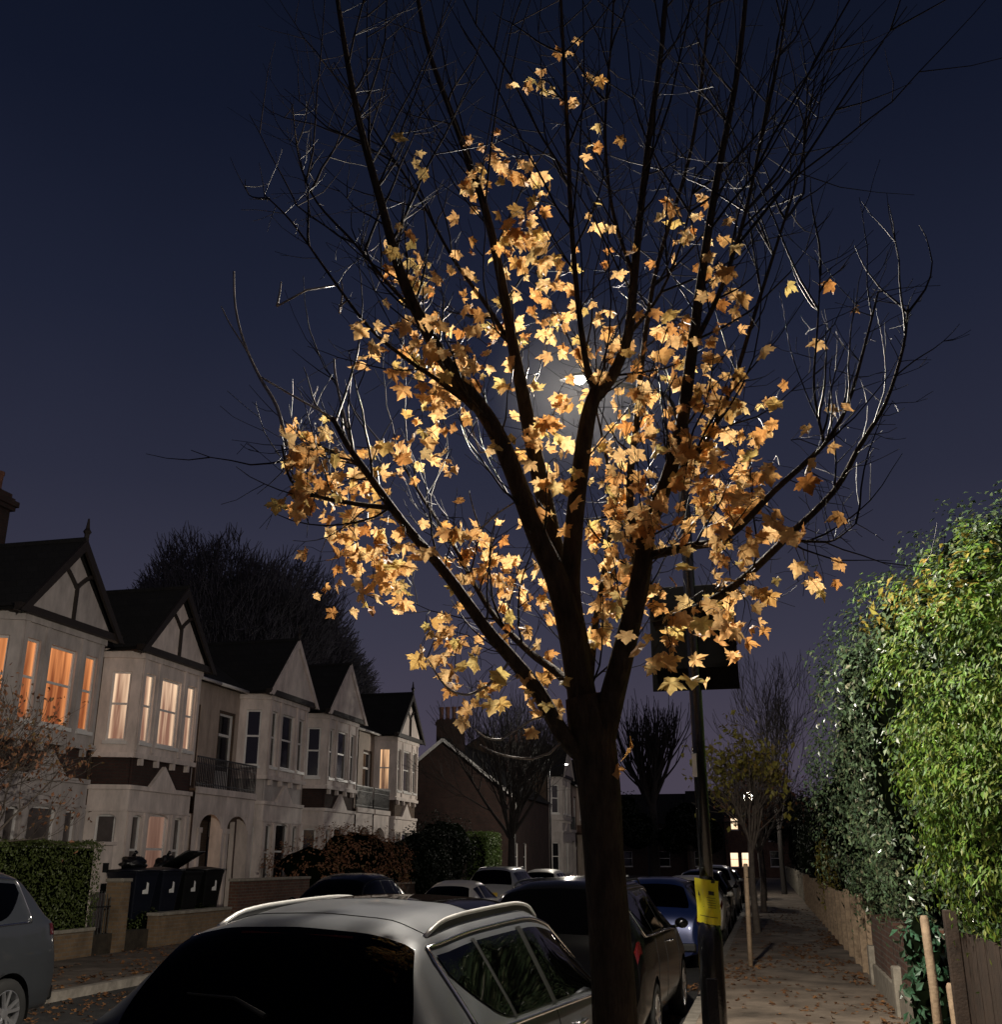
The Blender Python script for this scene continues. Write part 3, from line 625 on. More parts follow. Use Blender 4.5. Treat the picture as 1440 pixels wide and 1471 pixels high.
def car(label, typ, loc, yaw, L_, W_, H_, pm, group, rails=None, detail=1, plate=None, wheelsides=(-1,1), plate_text=None, trim=None, beltk=0., tail=TAILR, sunroof=False, kind='car'):
    """rear at local y=0, nose at +y"""
    t = thing('parked_car', label, kind, loc, yaw, group)
    T_ = TYPES[typ]; ky, kx, kz = L_/4.7, W_/1.82, H_/1.5
    top = pch(T_['top'])
    y_rw0, y_rw1 = T_['rw']; y_ws0, y_ws1 = T_['ws']
    we = pch([(0,.66),(y_rw0,.68),(y_rw1,.565),(1.4,.59),(2.2,.60),(y_ws0,.575),(y_ws1,.70),(4.2,.68),(4.6,.55),(4.7,.45)])
    wb = pch([(0,.70),(.15,.80),(.5,.855),(1.2,.875),(3.,.875),(3.7,.84),(4.3,.78),(4.6,.66),(4.7,.52)])
    wm = pch([(0,.76),(.08,.84),(.3,.885),(.8,.91),(3.9,.91),(4.35,.86),(4.6,.74),(4.7,.58)])
    belt0 = pch([(0,1.0+beltk),(1.0,.97+beltk*.8),(3.3,.93),(4.7,.9)])
    drop = pch([(0,.03),(y_rw1-.1,.05),(y_rw1+.3,.085),(y_ws0,.075),(y_ws1,.03),(4.7,.03)])
    def sec(y):
        T = top(y); b = min(belt0(y), T-.055); ze = max(T-drop(y), b+.02)
        return [(0,T),(we(y)*.62,T-.014),(we(y),ze),(wb(y),b),(wm(y),max(.40,b-.24)),(wm(y)-.012,.42),(wm(y)-.06,.26),(wm(y)*.6,.20),(0,.2)]
    def lin(K, v):
        v = min(max(v,0), len(K)-1.0001); i = int(v); f = v-i
        return K[i][0]+(K[i+1][0]-K[i][0])*f, K[i][1]+(K[i+1][1]-K[i][1])*f
    def S(y, v, sgn=1):
        K = sec(y); dl = .20; a = lin(K, v-dl) if v-dl > 0 else (-lin(K, dl-v)[0], lin(K, dl-v)[1]); b = lin(K, v); c = lin(K, v+dl)
        return V((sgn*(a[0]+2*b[0]+c[0])/4*kx, y*ky, (a[1]+2*b[1]+c[1])/4*kz))
    def nrm(y, v, sgn):
        a = S(y+.02,v,sgn)-S(y-.02,v,sgn); b = S(y,v+.05,sgn)-S(y,v-.05,sgn); n = a.cross(b)
        n = n.normalized() if n.length > 1e-9 else V((0,0,1))
        c = S(y,v,sgn)-V((0,y*ky,.6*kz)); c.y = 0
        if y < y_rw1: c.y = -.6
        if y > y_ws0: c.y = .6
        return n if n.dot(c) > 0 else -n
    # stations
    ys = [0,.01,.02,.035,.05,.07,.09,.11,.13,.15,.18,.21]; y = .25
    while y < 4.4: ys.append(y); y += .055
    ys += [4.44,4.5,4.55,4.59,4.62,4.645,4.665,4.68,4.69,4.7]
    vs_ = []; v = 0
    while v < 7.999: vs_.append(v); v += .125
    vs_.append(8.)
    wr = .325*(kz if H_ < 1.6 else 1.03); ar = wr+.055
    wheels = [V((0, T_['wh'][0]*ky, wr)), V((0, T_['wh'][1]*ky, wr))]
    mb = MB()
    for sgn in (1,-1):
        rows = [[S(yy, v, sgn) for v in vs_] for yy in ys]; n = len(vs_)
        o = len(mb.v); P = [p for r in rows for p in r]; keep = []
        for i in range(len(rows)-1):
            for k in range(n-1):
                f = (i*n+k, i*n+k+1, (i+1)*n+k+1, (i+1)*n+k)
                ins = False
                for c in wheels:
                    if vs_[k] >= 3.2 and all(math.hypot(P[q].y-c.y, P[q].z-c.z) < ar for q in f): ins = True
                if not ins: keep.append(f)
        used = {q for f in keep for q in f}
        for q in used:
            for c in wheels:
                dy, dz = P[q].y-c.y, P[q].z-c.z; r = math.hypot(dy,dz)
                if r < ar and abs(P[q].x) > .5*kx*.9 and (q % n) >= 26: P[q].y = c.y+dy/r*ar; P[q].z = c.z+dz/r*ar
        mb.add(P, keep)
    for yy in (0, 4.7):
        prof = [S(yy, v, 1) for v in vs_]+[S(yy, v, -1) for v in vs_[::-1]]; mb.add(prof, [tuple(range(len(prof)))])
    mb.build('body', pm, t, True)
    def patch(y0, y1, v0, v1, name, mt, off=.005, sides=(1,-1), both=False, ny=14, nv=10, par=None, rnd_=0.):
        """panel lying on the body between stations y0..y1 and section places v0..v1; both = across the centre line"""
        o = None
        for sgn in ((1,) if both else sides):
            m_ = MB(); rows = []
            for i in range(ny+1):
                g = i/ny; row = []
                for j in range((2 if both else 1)*nv+1):
                    f = (j/nv-1) if both else j/nv
                    yy = y0+(y1-y0)*g
                    if rnd_:   # round the corners off
                        e_ = abs(f) if both else abs(2*f-1); gg = abs(2*g-1)
                        yy = (y0+y1)/2+(y1-y0)/2*(2*g-1)*(1-rnd_*e_**6)
                    a0, a1 = (v0(yy) if callable(v0) else v0), (v1(yy) if callable(v1) else v1)
                    v = abs(f)*a1 if both else a0+(a1-a0)*f
                    if rnd_: 
                        if both: v *= 1-rnd_*.6*gg**6
                    s2 = (1 if f >= 0 else -1) if both else sgn
                    row.append(S(yy, v, s2)+nrm(yy, max(v,.08), s2)*off)
                rows.append(row)
            m_.grid(rows); o = m_.build(name, mt, par or t, True)
        return o
    rw = patch(y_rw0, y_rw1, 0, 1.98, 'rear_window', CARGLASS, both=True, rnd_=.05)
    patch(y_ws0, y_ws1, 0, 1.9, 'windscreen', CARGLASS, both=True)
    sides = wheelsides
    for i, (a, b) in enumerate(T_['sw']):
        last = i == len(T_['sw'])-1
        lo = (lambda yy: 2.90) if not (i == 0 and trim) else (lambda yy, a=a, b=b: 2.90-.55*max(0,1-(yy-a)/(b-a))**2)
        patch(a, b, 2.14, lo, 'side_window', CARGLASS, .006, sides)
    if trim:
        for sgn in sides:
            m_ = MB(); a, b = T_['sw'][0][0]-.04, T_['sw'][-1][1]
            lo = [S(a+(b-a)*i/24, 2.98, sgn)+nrm(a+(b-a)*i/24, 2.98, sgn)*.006 for i in range(25)]
            up = [S(b-(b-a)*i/24, 2.02, sgn)+nrm(b-(b-a)*i/24, 2.02, sgn)*.006 for i in range(25)]
            back = [S(a-.02, 2.98-.96*i/6, sgn)+nrm(a-.02, 2.98-.96*i/6, sgn)*.006 for i in range(1,6)]
            m_.tube(lo, .011, 6); m_.tube(up+back[::-1]+[lo[0]], .010, 6); m_.build('window_trim', trim, t, True)
            for i in range(len(T_['sw'])-1):
                a, b = T_['sw'][i][1], T_['sw'][i+1][0]
                patch(a, b, 2.10, 2.93, 'pillar', PLASTICB, .004, (sgn,), ny=3)
            yd = 2.45; m_ = MB(); c = S(yd-.1, 3.35, sgn); m_.tube([c+V((sgn*.004,-.02,0)), c+V((sgn*.035,.01,.004)), c+V((sgn*.035,.17,.004)), c+V((sgn*.004,.2,0))], .012, 6)
            m_.build('door_handle', trim, t, True)
            m_ = MB()
            for yy in (1.14, 1.97, 3.28): m_.tube([S(yy, 3.0+.1*j, sgn)+nrm(yy, 3+.1*j, sgn)*.0005 for j in range(0,24)], .003, 4)
            m_.build('door_gap', PLASTICB, t)
    if rails:
        for sgn in (1,-1):
            m_ = MB(); pts = []; rr = []
            for i in range(25):
                g = i/24; yy = .70+(2.78-.70)*g; p = S(yy, 1.80, sgn); lift = .040*min(1, math.sin(math.pi*g)*3.2)**.8 if 0 < g < 1 else 0
                pts.append(p+V((0,0,lift))); rr.append(.0115)
            m_.tube(pts, rr, 8); m_.build('roof_rail', rails, t, True)
            if detail > 1:
                m_ = MB(); m_.grid([[S(.74+(2.74-.74)*i/24, 1.80, sgn)+V((-.008*j,0,.004)) for j in (0,1)] if 0 else [S(.74+(2.74-.74)*i/24, 1.80, sgn)+V((.004,0,0)), S(.74+(2.74-.74)*i/24, 1.80, sgn)+V((.004,0,.034*min(1,math.sin(math.pi*i/24)*3.2)))] for i in range(25)])
                m_.build('rail_foot', PLASTICB, t)
    if detail > 1:
        m_ = MB(); yy = .735
        m_.tube([S(yy+.02*(1-abs(f)), abs(f)*1.78, 1 if f >= 0 else -1)+V((0,0,.0012)) for f in [i/14-1 for i in range(29)]], .0035, 4); m_.build('roof_seam', PLASTICB, t)
        m_ = MB(); m_.box(-.28,.28,(y_rw1-.045)*ky,(y_rw1-.03)*ky,1.385*kz,1.397*kz); m_.build('high_brake_lamp', TAILR, t)
        m_ = MB(); a = S(.20,.05,1)+V((0,-.02,.0)); m_.tube([a, a+V((-.18,.05,.055)), a+V((-.42,.06,.06))], [.012,.008,.005], 6); m_.build('wiper', PLASTICB, t)
    if sunroof: patch(1.55, 2.75, 0, 1.45, 'sunroof', CARGLASS, .003, both=True)
    # lamps at the tail and nose
    for sgn in (1,-1):
        patch(.11, .24, 3.06, 3.50, 'tail_lamp', tail, .006, (sgn,), ny=5, nv=5)
        if detail: patch(4.30, 4.58, 2.2, 3.5, 'head_lamp', HEADL, .006, (sgn,), ny=5, nv=5)
    if plate:
        y0 = .035; c = S(y0, 0, 1); m_ = MB(); m_.box(-.26,.26,-.03,-.022,c.z-.02,c.z+.10)
        po = m_.build('number_plate', plate, t)
        if plate_text: text_mesh(plate_text, .085, 'characters', INK, po, Matrix.Translation((0,-.033,c.z+.04)) @ Matrix.Rotation(R(90),4,'X'))
    m_ = MB(); m_.box(-.78*kx,.78*kx,-.035,.05,.30*kz,.44*kz); m_.build('rear_bumper', PLASTICB, t, bevel=.03)
    # mirrors
    for sgn in (1,-1):
        c = S(3.28, 2.9, sgn); m_ = MB()
        blob(m_, c+V((sgn*.11,0,.055)), (.085,.055,.062), 1, .08, n=7); m_.tube([c-V((sgn*.03,0,0)), c+V((sgn*.09,0,.03))], .022, 6)
        m_.build('mirror', pm, t, True)
    # wheels
    for c in wheels:
        for sgn in sides:
            x0 = .905*kx-.20; wt = bpy.data.objects.new('wheel', None); COL.objects.link(wt); wt.parent = t; wt.location = (sgn*(x0+.1), c.y, wr)
            MB().lathe([(wr*.68,-.095),(wr*.93,-.10),(wr,-.07),(wr,.07),(wr*.93,.10),(wr*.68,.095)], n=36, axis='x', cap=False).build('tyre', TYRE, wt, True)
            m_ = MB(); rr = wr*.70
            m_.lathe([(rr,-.07*sgn),(rr,.088*sgn),(rr*.93,.094*sgn),(rr*.90,.06*sgn),(rr*.88,-.06*sgn)], n=36, axis='x', cap=False)
            for k in range(5):
                for dd in (-.13,.13):
                    a = 2*math.pi*k/5+.3; a0 = a+dd*1.2; a1 = a+dd*1.75
                    p0 = V((sgn*.075, math.cos(a0)*rr*.20, math.sin(a0)*rr*.20)); p1 = V((sgn*.085, math.cos(a1)*rr*.94, math.sin(a1)*rr*.94))
                    m_.bar(p0, p1, .026, .03)
            m_.lathe([(.06,.04*sgn),(.055,.088*sgn),(.03,.094*sgn)], n=14, axis='x')
            m_.build('rim', ALLOY, wt)
            MB().lathe([(rr*.87,-.02),(rr*.87,.0)], n=24, axis='x').build('brake_disc', PLASTICB, wt)
            m_ = MB(); rows = [[V((sgn*(x0-.12+.30*j), c.y+math.cos(R(-15+210*i/20))*ar*.995, wr+math.sin(R(-15+210*i/20))*ar*.995)) for j in (0,1)] for i in range(21)]
            m_.grid(rows); m_.box(sgn*(x0-.14)-.01, sgn*(x0-.14)+.01, c.y-ar, c.y+ar, .1, wr+ar*.95); m_.build('wheel_arch', PLASTICB, t)
    return t
GR, GL = 'cars parked along the near kerb', 'cars parked along the far kerb'
silver = car('silver estate car with roof rails and black rear window, parked beside the maple', 'estate', (-2.20,4.35,0), R(-2.0), 4.75, 1.88, 1.645, P_SILVER, GR, RAILM, 2, PLATEY, trim=CHROME, beltk=.06, sunroof=True)
silver.rotation_euler = (0, R(1.5), R(-2.0))
car('dark grey SUV with a glossy black tailgate, parked ahead of the silver estate', 'suv', (-2.16,10.9,0), R(-1), 4.7, 1.88, 1.68, P_DKGREY, GR, PLASTICB, 1, PLATEY, trim=CHROME)
car('deep blue hatchback behind the lamp column with the yellow notice', 'hatch', (-2.12,20.2,0), 0, 4.2, 1.78, 1.56, P_BLUE, GR, None, 1, PLATEY, trim=PLASTICB)
car('cream white car parked in front of the blue hatchback', 'hatch', (-2.0,27.2,0), 0, 4.2, 1.8, 1.5, P_WHITE, GR, None, 1, PLATEY, trim=PLASTICB)
car('black car parked between the cream white car and the far silver car', 'suv', (-2.05,33.6,0), 0, 4.5, 1.8, 1.6, P_BLACK, GR, None, 1, PLATEY)
car('far pale silver car at the end of the row by the lit house', 'suv', (-2.1,42,0), 0, 4.6, 1.85, 1.7, P_SILV2, GR, None, 1, PLATEY)
car('dark car far down the near kerb, beyond the pale silver one', 'hatch', (-2.1,52,0), 0, 4.3, 1.8, 1.5, P_BLACK, GR, None, 0, PLATEY)
car('grey SUV with twin spoke alloy wheels, cut off by the left edge', 'suv', (-8.80,11.32,0), R(180), 4.8, 1.9, 1.82, P_GREY, GL, None, 1, PLATEY, trim=CHROME, wheelsides=(-1,1))
car('black hatchback parked in front of the russet bush', 'hatch', (-8.75,24.2,0), R(180), 4.0, 1.78, 1.60, P_BLACK, GL, None, 1, PLATEY, trim=PLASTICB)
car('low cream coupe with a pale door mirror, behind the black hatchback', 'coupe', (-8.15,27.0,0), 0, 4.2, 1.72, 1.36, P_WHITE, GL, None, 1, PLATEY)
car('pale grey estate with a yellow rear number plate, beyond the cream coupe', 'suv', (-8.45,33.2,0), 0, 4.6, 1.84, 1.68, P_SILV2, GL, RAILM, 1, PLATEY, plate_text='LYW7')
car('white car beyond the pale grey estate, near the corner tree', 'hatch', (-8.6,41,0), 0, 4.3, 1.8, 1.55, P_WHITE, GL, None, 0, PLATEY)
car('silver car farthest along the far kerb, partly behind the maple trunk', 'hatch', (-8.6,58,0), 0, 4.3, 1.8, 1.55, P_SILV2, GL, None, 0, PLATEY)

# ------------------------------------------------------------------ houses
def panel(mb, O, U, Nn, W_, z0, z1, holes, depth=.13):
    Z = V((0,0,1)); us = sorted({0, W_, *[h[0] for h in holes], *[h[1] for h in holes]}); zs = sorted({z0, z1, *[h[2] for h in holes], *[h[3] for h in holes]})
    for i in range(len(us)-1):
        for j in range(len(zs)-1):
            cu, cz = (us[i]+us[i+1])/2, (zs[j]+zs[j+1])/2
            if any(h[0] < cu < h[1] and h[2] < cz < h[3] for h in holes): continue
            mb.quad(O+U*us[i]+Z*zs[j], O+U*us[i+1]+Z*zs[j], O+U*us[i+1]+Z*zs[j+1], O+U*us[i]+Z*zs[j+1])
    for h in holes:
        a, b, c, d = O+U*h[0]+Z*h[2], O+U*h[1]+Z*h[2], O+U*h[1]+Z*h[3], O+U*h[0]+Z*h[3]; k = -Nn*depth
        for p, q in ((a,b),(b,c),(c,d),(d,a)): mb.quad(p, q, q+k, p+k)
        if len(h) > 4 and h[4]:   # arched head: corner fillets just behind the face
            r = (h[1]-h[0])/2; rise = min(h[4], r); n = 8; cu = (h[0]+h[1])/2
            for sgn in (-1,1):
                arc = [O+U*(cu+sgn*r*math.sin(math.pi/2*i/n))+Z*(h[3]-rise+rise*math.cos(math.pi/2*i/n))-Nn*.012 for i in range(n+1)]
                mb.add([O+U*(cu+sgn*r)+Z*h[3]-Nn*.012]+arc, [(0,i+1,i+2) for i in range(n)])
def window(t, O, U, Nn, u0, u1, z0, z1, pane, sash=True, name='window'):
    f = MB(); k = .055
    for a, b, c, d in ((u0,u0+k,z0,z1),(u1-k,u1,z0,z1),(u0+k,u1-k,z0,z0+k),(u0+k,u1-k,z1-k,z1)): f.obox(O,U,Nn,a,b,c,d,-.125,-.07)
    if sash: zm = z0+(z1-z0)*.53; f.obox(O,U,Nn,u0+k,u1-k,zm-.028,zm+.028,-.125,-.08)
    fo = f.build(name, JOINERY, t)
    p = MB(); p.obox(O,U,Nn,u0+k*.6,u1-k*.6,z0+k*.6,z1-k*.6,-.118,-.104); p.build('pane', pane, fo)
    s_ = MB(); s_.obox(O,U,Nn,u0-.06,u1+.06,z0-.09,z0-.003,-.02,.06); s_.build('sill', JOINERY, fo)
    return fo
def house(label, X, yc, m, white, band, door, up_panes, lo_panes, timber, finial, group, base=YARD, side_lit=None, balcony=True, detail=True, end=0):
    """bay-fronted terrace house; local x = out to the street, local y*m = from the bay towards the porch"""
    t = thing('terraced_house', label, 'house', (X, yc, 0), 0, group)
    Y = lambda s: s*m
    def fr(d0, s0, d1, s1):   # wall frame from (d0,s0) to (d1,s1) seen from the street
        a, b = V((d0,Y(s0),0)), V((d1,Y(s1),0)); U = (b-a); L_ = U.length; U = U/L_
        n = V((U.y,-U.x,0));
        if n.x < 0 or (abs(n.x) < 1e-6 and n.y*m*(1 if (s0+s1) > 0 else -1) < 0): n = -n
        return a, U, n, L_
    EA = 7.1
    s0, s1 = -2.40, 3.78
    wall = MB()
    # main block: flank and front above and beside the bay
    a, U, n, L_ = fr(0, 1.9, 0, s1)
    bd = (.30, 1.22, 3.95, 6.25)   # balcony door in the recess
    panel(wall, a, U, n, L_, base-.4, EA, [bd])
    a2, U2, n2, L2 = fr(0, s0, 0, -1.9); panel(wall, a2, U2, n2, L2, base-.4, EA, [])
    for s_ in (s0+.005, s1-.005): wall.quad((0,Y(s_),base-.4),(-8.5,Y(s_),base-.4),(-8.5,Y(s_),EA),(-4.2,Y(s_),9.75),(0,Y(s_),EA))
    wall.quad((-8.5,Y(s0),base-.4),(-8.5,Y(s1),base-.4),(-8.5,Y(s1),EA),(-8.5,Y(s0),EA))
    wall.build('wall', BRICKBRN, t)
    # bay: lower white storey, brick apron, upper white storey
    F_ = [(0,-1.9,.9,-1.5),(.9,-1.5,.9,1.5),(.9,1.5,0,1.9)]
    lo, ap, up = MB(), MB(), MB(); cor = MB()
    for i, q in enumerate(F_):
        a, U, n, L_ = fr(*q)
        if i == 1:
            ups = [(.20,.66,4.75,6.52),(1.02,1.98,4.75,6.52),(2.34,2.80,4.75,6.52)]
            los = [(.28,.72,1.15,2.95,.12),(1.02,1.98,1.15,3.0,.16),(2.28,2.72,1.15,2.95,.12)]
        else:
            c = L_/2; ups = [(c-.24,c+.24,4.75,6.52)]; los = [(c-.24,c+.24,1.15,2.95,.12)]
        panel(lo, a, U, n, L_, base-.4, 3.62, los); panel(ap, a-n*.06, U, n, L_, 3.62, 4.38, []); panel(up, a, U, n, L_, 4.38, EA, ups)
        for z0, z1, pr, lst in ((3.55,3.66,.05,lo),(4.33,4.45,.07,up),(6.86,7.0,.06,up),(3.02,3.08,.025,lo)): lst.obox(a,U,n,-.02,L_+.02,z0,z1,.003,pr)
        # pilasters between the lights
        if i == 1:
            for u in (.10,.84,2.16,2.90): lo.obox(a,U,n,u-.075,u+.075,base,3.0,.002,.045); up.obox(a,U,n,u-.06,u+.06,4.5,6.86,.002,.035)
            if detail:
                for u in (.35,1.1,1.9,2.65): cor.obox(a,U,n,u-.05,u+.05,4.16,4.33,-.06,.06)
        pan_u = up_panes if isinstance(up_panes, list) else [up_panes]*5
        pan_l = lo_panes if isinstance(lo_panes, list) else [lo_panes]*5
        for j, h in enumerate(ups): window(t, a, U, n, *h[:4], pan_u[{0:0,1:1+j,2:4}[i]])
        for j, h in enumerate(los): window(t, a, U, n, *h[:4], pan_l[{0:0,1:1+j,2:4}[i]])
    up.quad((0,Y(-1.9),4.38),(.9,Y(-1.5),4.38),(.9,Y(1.5),4.38),(0,Y(1.9),4.38))
    lo.quad((0,Y(-1.9),3.64),(.9,Y(-1.5),3.64),(.9,Y(1.5),3.64),(0,Y(1.9),3.64))
    lo.build('lower_bay', white, t); ap.build('bay_apron', band, t); up.build('upper_bay', white, t)
    if cor.v: cor.build('corbel', white, t)
    pd = MB(); pd.add([(.95,-.62,3.66),(.95,.62,3.66),(.95,0,4.22),(.80,-.62,3.66),(.80,.62,3.66),(.80,0,4.22)], [(0,1,2),(3,5,4),(0,2,5,3),(1,4,5,2),(0,3,4,1)]); pd.build('pediment', white, t)
    # porch with an arched opening
    po = MB(); a, U, n, L_ = fr(.80, 1.92, .80, s1-.003); ar_ = (.42,1.66,base,3.12,.42)
    panel(po, a, U, n, L_, base-.4, 3.78, [ar_], .35); po.obox(a,U,n,0,L_,3.66,3.84,.003,.07)
    po.quad((.8,Y(1.92),3.80),(.8,Y(s1),3.80),(0,Y(s1),3.80),(0,Y(1.92),3.80))
    for u in (.36,1.72): po.obox(a,U,n,u-.07,u+.07,base,2.72,.002,.05); po.obox(a,U,n,u-.10,u+.10,2.6,2.74,.05,.075)
    po.build('porch', white, t)
    d_ = MB(); d_.obox(a,U,n,.50,1.40,base+.1,2.45,-.79,-.74); do = d_.build('front_door', door, t)
    k = MB(); k.obox(a,U,n,1.28,1.33,1.4,1.45,-.74,-.70); k.build('handle', CHROME, do)
    pn = MB(); pn.obox(a,U,n,.62,.9,1.5,2.2,-.738,-.732); pn.obox(a,U,n,1.0,1.26,1.5,2.2,-.738,-.732); pn.build('door_pane', side_lit or GLASSDK, do)
    fl = MB(); fl.obox(a,U,n,.50,1.40,2.52,2.95,-.79,-.76); fl.build('fanlight', side_lit or GLASSDK, t)
    # balcony door and railing above the porch
    a, U, n, L_ = fr(0, 1.9, 0, s1)
    rp_ = MB(); panel(rp_, a+n*.02, U, n, L_, 3.84, EA-.04, [(bd[0]-.08,bd[1]+.08,3.84,bd[3]+.08)], .02); rp_.build('recess_render', RENDERC if white is not RENDERG else RENDERG, t)
    bo = MB(); k = .07
    for u0, u1, z0, z1 in ((bd[0],bd[0]+k,3.95,6.25),(bd[1]-k,bd[1],3.95,6.25),(bd[0]+k,bd[1]-k,5.55,5.63),(bd[0]+k,bd[1]-k,6.18,6.25),(bd[0]+k,bd[1]-k,3.95,4.5)): bo.obox(a,U,n,u0,u1,z0,z1,-.12,-.05)
    bo = bo.build('balcony_door', JOINERY, t); q = MB(); q.obox(a,U,n,bd[0]+.04,bd[1]-.04,4.0,6.2,-.11,-.095); q.build('pane', GLASSDK, bo)
    if balcony:
        rl = MB(); a, U, n, L_ = fr(.78, 1.92, .78, s1-.003)
        rl.obox(a,U,n,0,L_,4.66,4.70,-.02,.02); rl.obox(a,U,n,0,L_,3.92,3.95,-.015,.015); rl.obox(a,U,n,0,L_,4.48,4.50,-.01,.01)
        k = int(L_/.10)
        for i in range(k+1): rl.obox(a,U,n,L_*i/k-.014 if i else 0,L_*i/k+.014 if i < k else L_,3.84,4.66,-.012,.012)
        rl.build('balcony_railing', IRON, t)
    # roofs
    rf = MB(); ov = .28
    rf.quad((ov,Y(s0),EA-.02),(ov,Y(s1),EA-.02),(-4.2,Y(s1),9.82),(-4.2,Y(s0),9.82)); rf.quad((-4.2,Y(s0),9.82),(-4.2,Y(s1),9.82),(-8.8,Y(s1),EA-.1),(-8.8,Y(s0),EA-.1))
    AP, hw, fx = 9.11, 1.92, 1.12
    for sg_ in (-1,1): rf.quad((fx,Y(sg_*hw),EA-.08),(fx,0,AP),(-3.6,0,AP),(-3.6,Y(sg_*hw),EA-.08)); rf.quad((fx-.005,Y(sg_*hw),EA-.2),(fx-.005,0,AP-.12),(fx,0,AP),(fx,Y(sg_*hw),EA-.08))
    rf.add([(.9,Y(-1.95),EA),(.9,Y(1.95),EA),(0,Y(1.95),EA),(0,Y(-1.95),EA)], [(0,1,2,3)])
    rf.tube([(fx,0,AP+.02),(-3.6,0,AP+.02)], .07, 6); rf.tube([(-4.2,Y(s0),9.84),(-4.2,Y(s1),9.84)], .08, 6)
    rf = rf.build('roof', SLATE, t)
    gb = MB(); gd = .98 if timber else 1.09
    tw_ = .14 if timber else .05
    gb.add([(gd,Y(-hw+.24+tw_),EA+.06),(gd,Y(hw-.24-tw_),EA+.06),(gd,0,AP-.24-tw_*1.2)], [(0,1,2)]); gb = gb.build('gable', white, t)
    bb = MB()
    for sg_ in (-1,1): bb.add([(fx+.02,Y(sg_*(hw+.05)),EA-.12),(fx+.02,0,AP+.02),(fx+.02,0,AP-.26),(fx+.02,Y(sg_*(hw-.17)),EA-.12),(fx-.05,Y(sg_*(hw+.05)),EA-.12),(fx-.05,0,AP+.02),(fx-.05,0,AP-.26),(fx-.05,Y(sg_*(hw-.17)),EA-.12)], [(0,1,2,3),(4,7,6,5),(0,4,5,1),(3,2,6,7)])
    bb.build('bargeboard', TIMBERD if timber else white, t)
    bm = MB(); bm.box(.92,1.10,-hw,hw,EA-.10,EA+.07); bm.build('tie_beam', TIMBERD, t)
    if timber:
        y_ = MB(); y_.bar((gd+.02,0,EA+.07),(gd+.02,0,EA+.95),.13,.05)
        for sg_ in (-1,1): y_.tube(smooth_line([V((gd+.02,0,EA+.85)), V((gd+.02,Y(sg_*.18),EA+1.02)), V((gd+.02,Y(sg_*.45),EA+1.22)), V((gd+.02,Y(sg_*.62),EA+1.24))]), .055, 6)
        y_.build('timber', TIMBERD, gb)
    if finial:
        f_ = MB(); f_.lathe([(.05,AP-.1),(.06,AP+.15),(.10,AP+.22),(.05,AP+.3),(.02,AP+.55)], (fx-.03,0,0), 8); f_.build('finial', TIMBERD, t)
    gt = MB(); gt.tube([(ov+.02,Y(1.95),EA-.05),(ov+.02,Y(s1),EA-.05)], .055, 8); gt.build('gutter', JOINERY, t, True)
    dp = MB(); dp.tube([(.07,Y(s0+.10),EA-.1),(.07,Y(s0+.10),base)], .045, 8); dp.build('downpipe', TIMBERD, t, True)
    return t
HG = 'white bay fronted houses of the terrace'
h1_ = house('terraced house with orange lit upper bay windows, nearest of the terrace', -16.4, 20.9, -1, RENDERG, BRICKDARK, DOORBLUE, LITORANGE, BLIND, True, True, HG)
mb = MB(); mb.box(-3.55,-2.95,.85,2.12,8.4,11.35); mb.box(-3.65,-2.85,.76,2.20,10.86,10.98); mb.box(-3.70,-2.80,.70,2.27,10.983,11.14); mb.box(-3.62,-2.88,.79,2.18,11.143,11.22)
ch_ = mb.build('chimney', BRICKDARK, h1_, bevel=.015)
for y_ in (1.15,1.49,1.83): MB().lathe([(.13,11.3),(.15,11.42),(.115,11.46),(.125,11.80),(.15,11.84),(.15,11.92)], (-3.25,y_,0), 12).build('chimney_pot', TERRA, ch_)
house('terraced house with warm white lit upper bay windows', -16.4, 25.65, 1, RENDERW, BRICKDARK, DOORWD, [LITWARM,LITWARM,LITWARM,LITWARM,LITWARM], [BLIND,BLIND,LITPINK,BLIND,GLASSDK], True, False, HG, side_lit=LITWARM)
house('unlit white terraced house with plain gable and grey bay band, beside the black balcony', -16.4, 33.2, -1, RENDERW, RENDERG, DOORBLUE, GLASSDK, GLASSDK, False, True, HG)
house('unlit white terraced house with plain gable and red bay band, next to the farthest', -16.4, 38.1, 1, RENDERW, BRICKDARK, DOORRED, GLASSDK, GLASSDK, False, False, HG)
house('terraced house at the far end with a dark timbered gable and one small lit window', -16.4, 45.8, -1, RENDERW, BRICKBRN, DOORRED, [GLASSDK,GLASSDK,BLIND,GLASSDK,LITSMALL], GLASSDK, True, True, HG)
HB = 'pale houses beyond the side street'
house('pale grey bay fronted house beyond the brick end house, half behind the maple', -13.6, 70.5, 1, RENDERG, RENDERG, DOORRED, GLASSDK, GLASSDK, False, False, HB, base=.3)
house('pale cream house beyond the grey one, glimpsed right of the maple trunk', -13.6, 81.5, -1, RENDERC, BRICKRED, DOORRED, GLASSDK, GLASSDK, False, False, HB, base=.3)

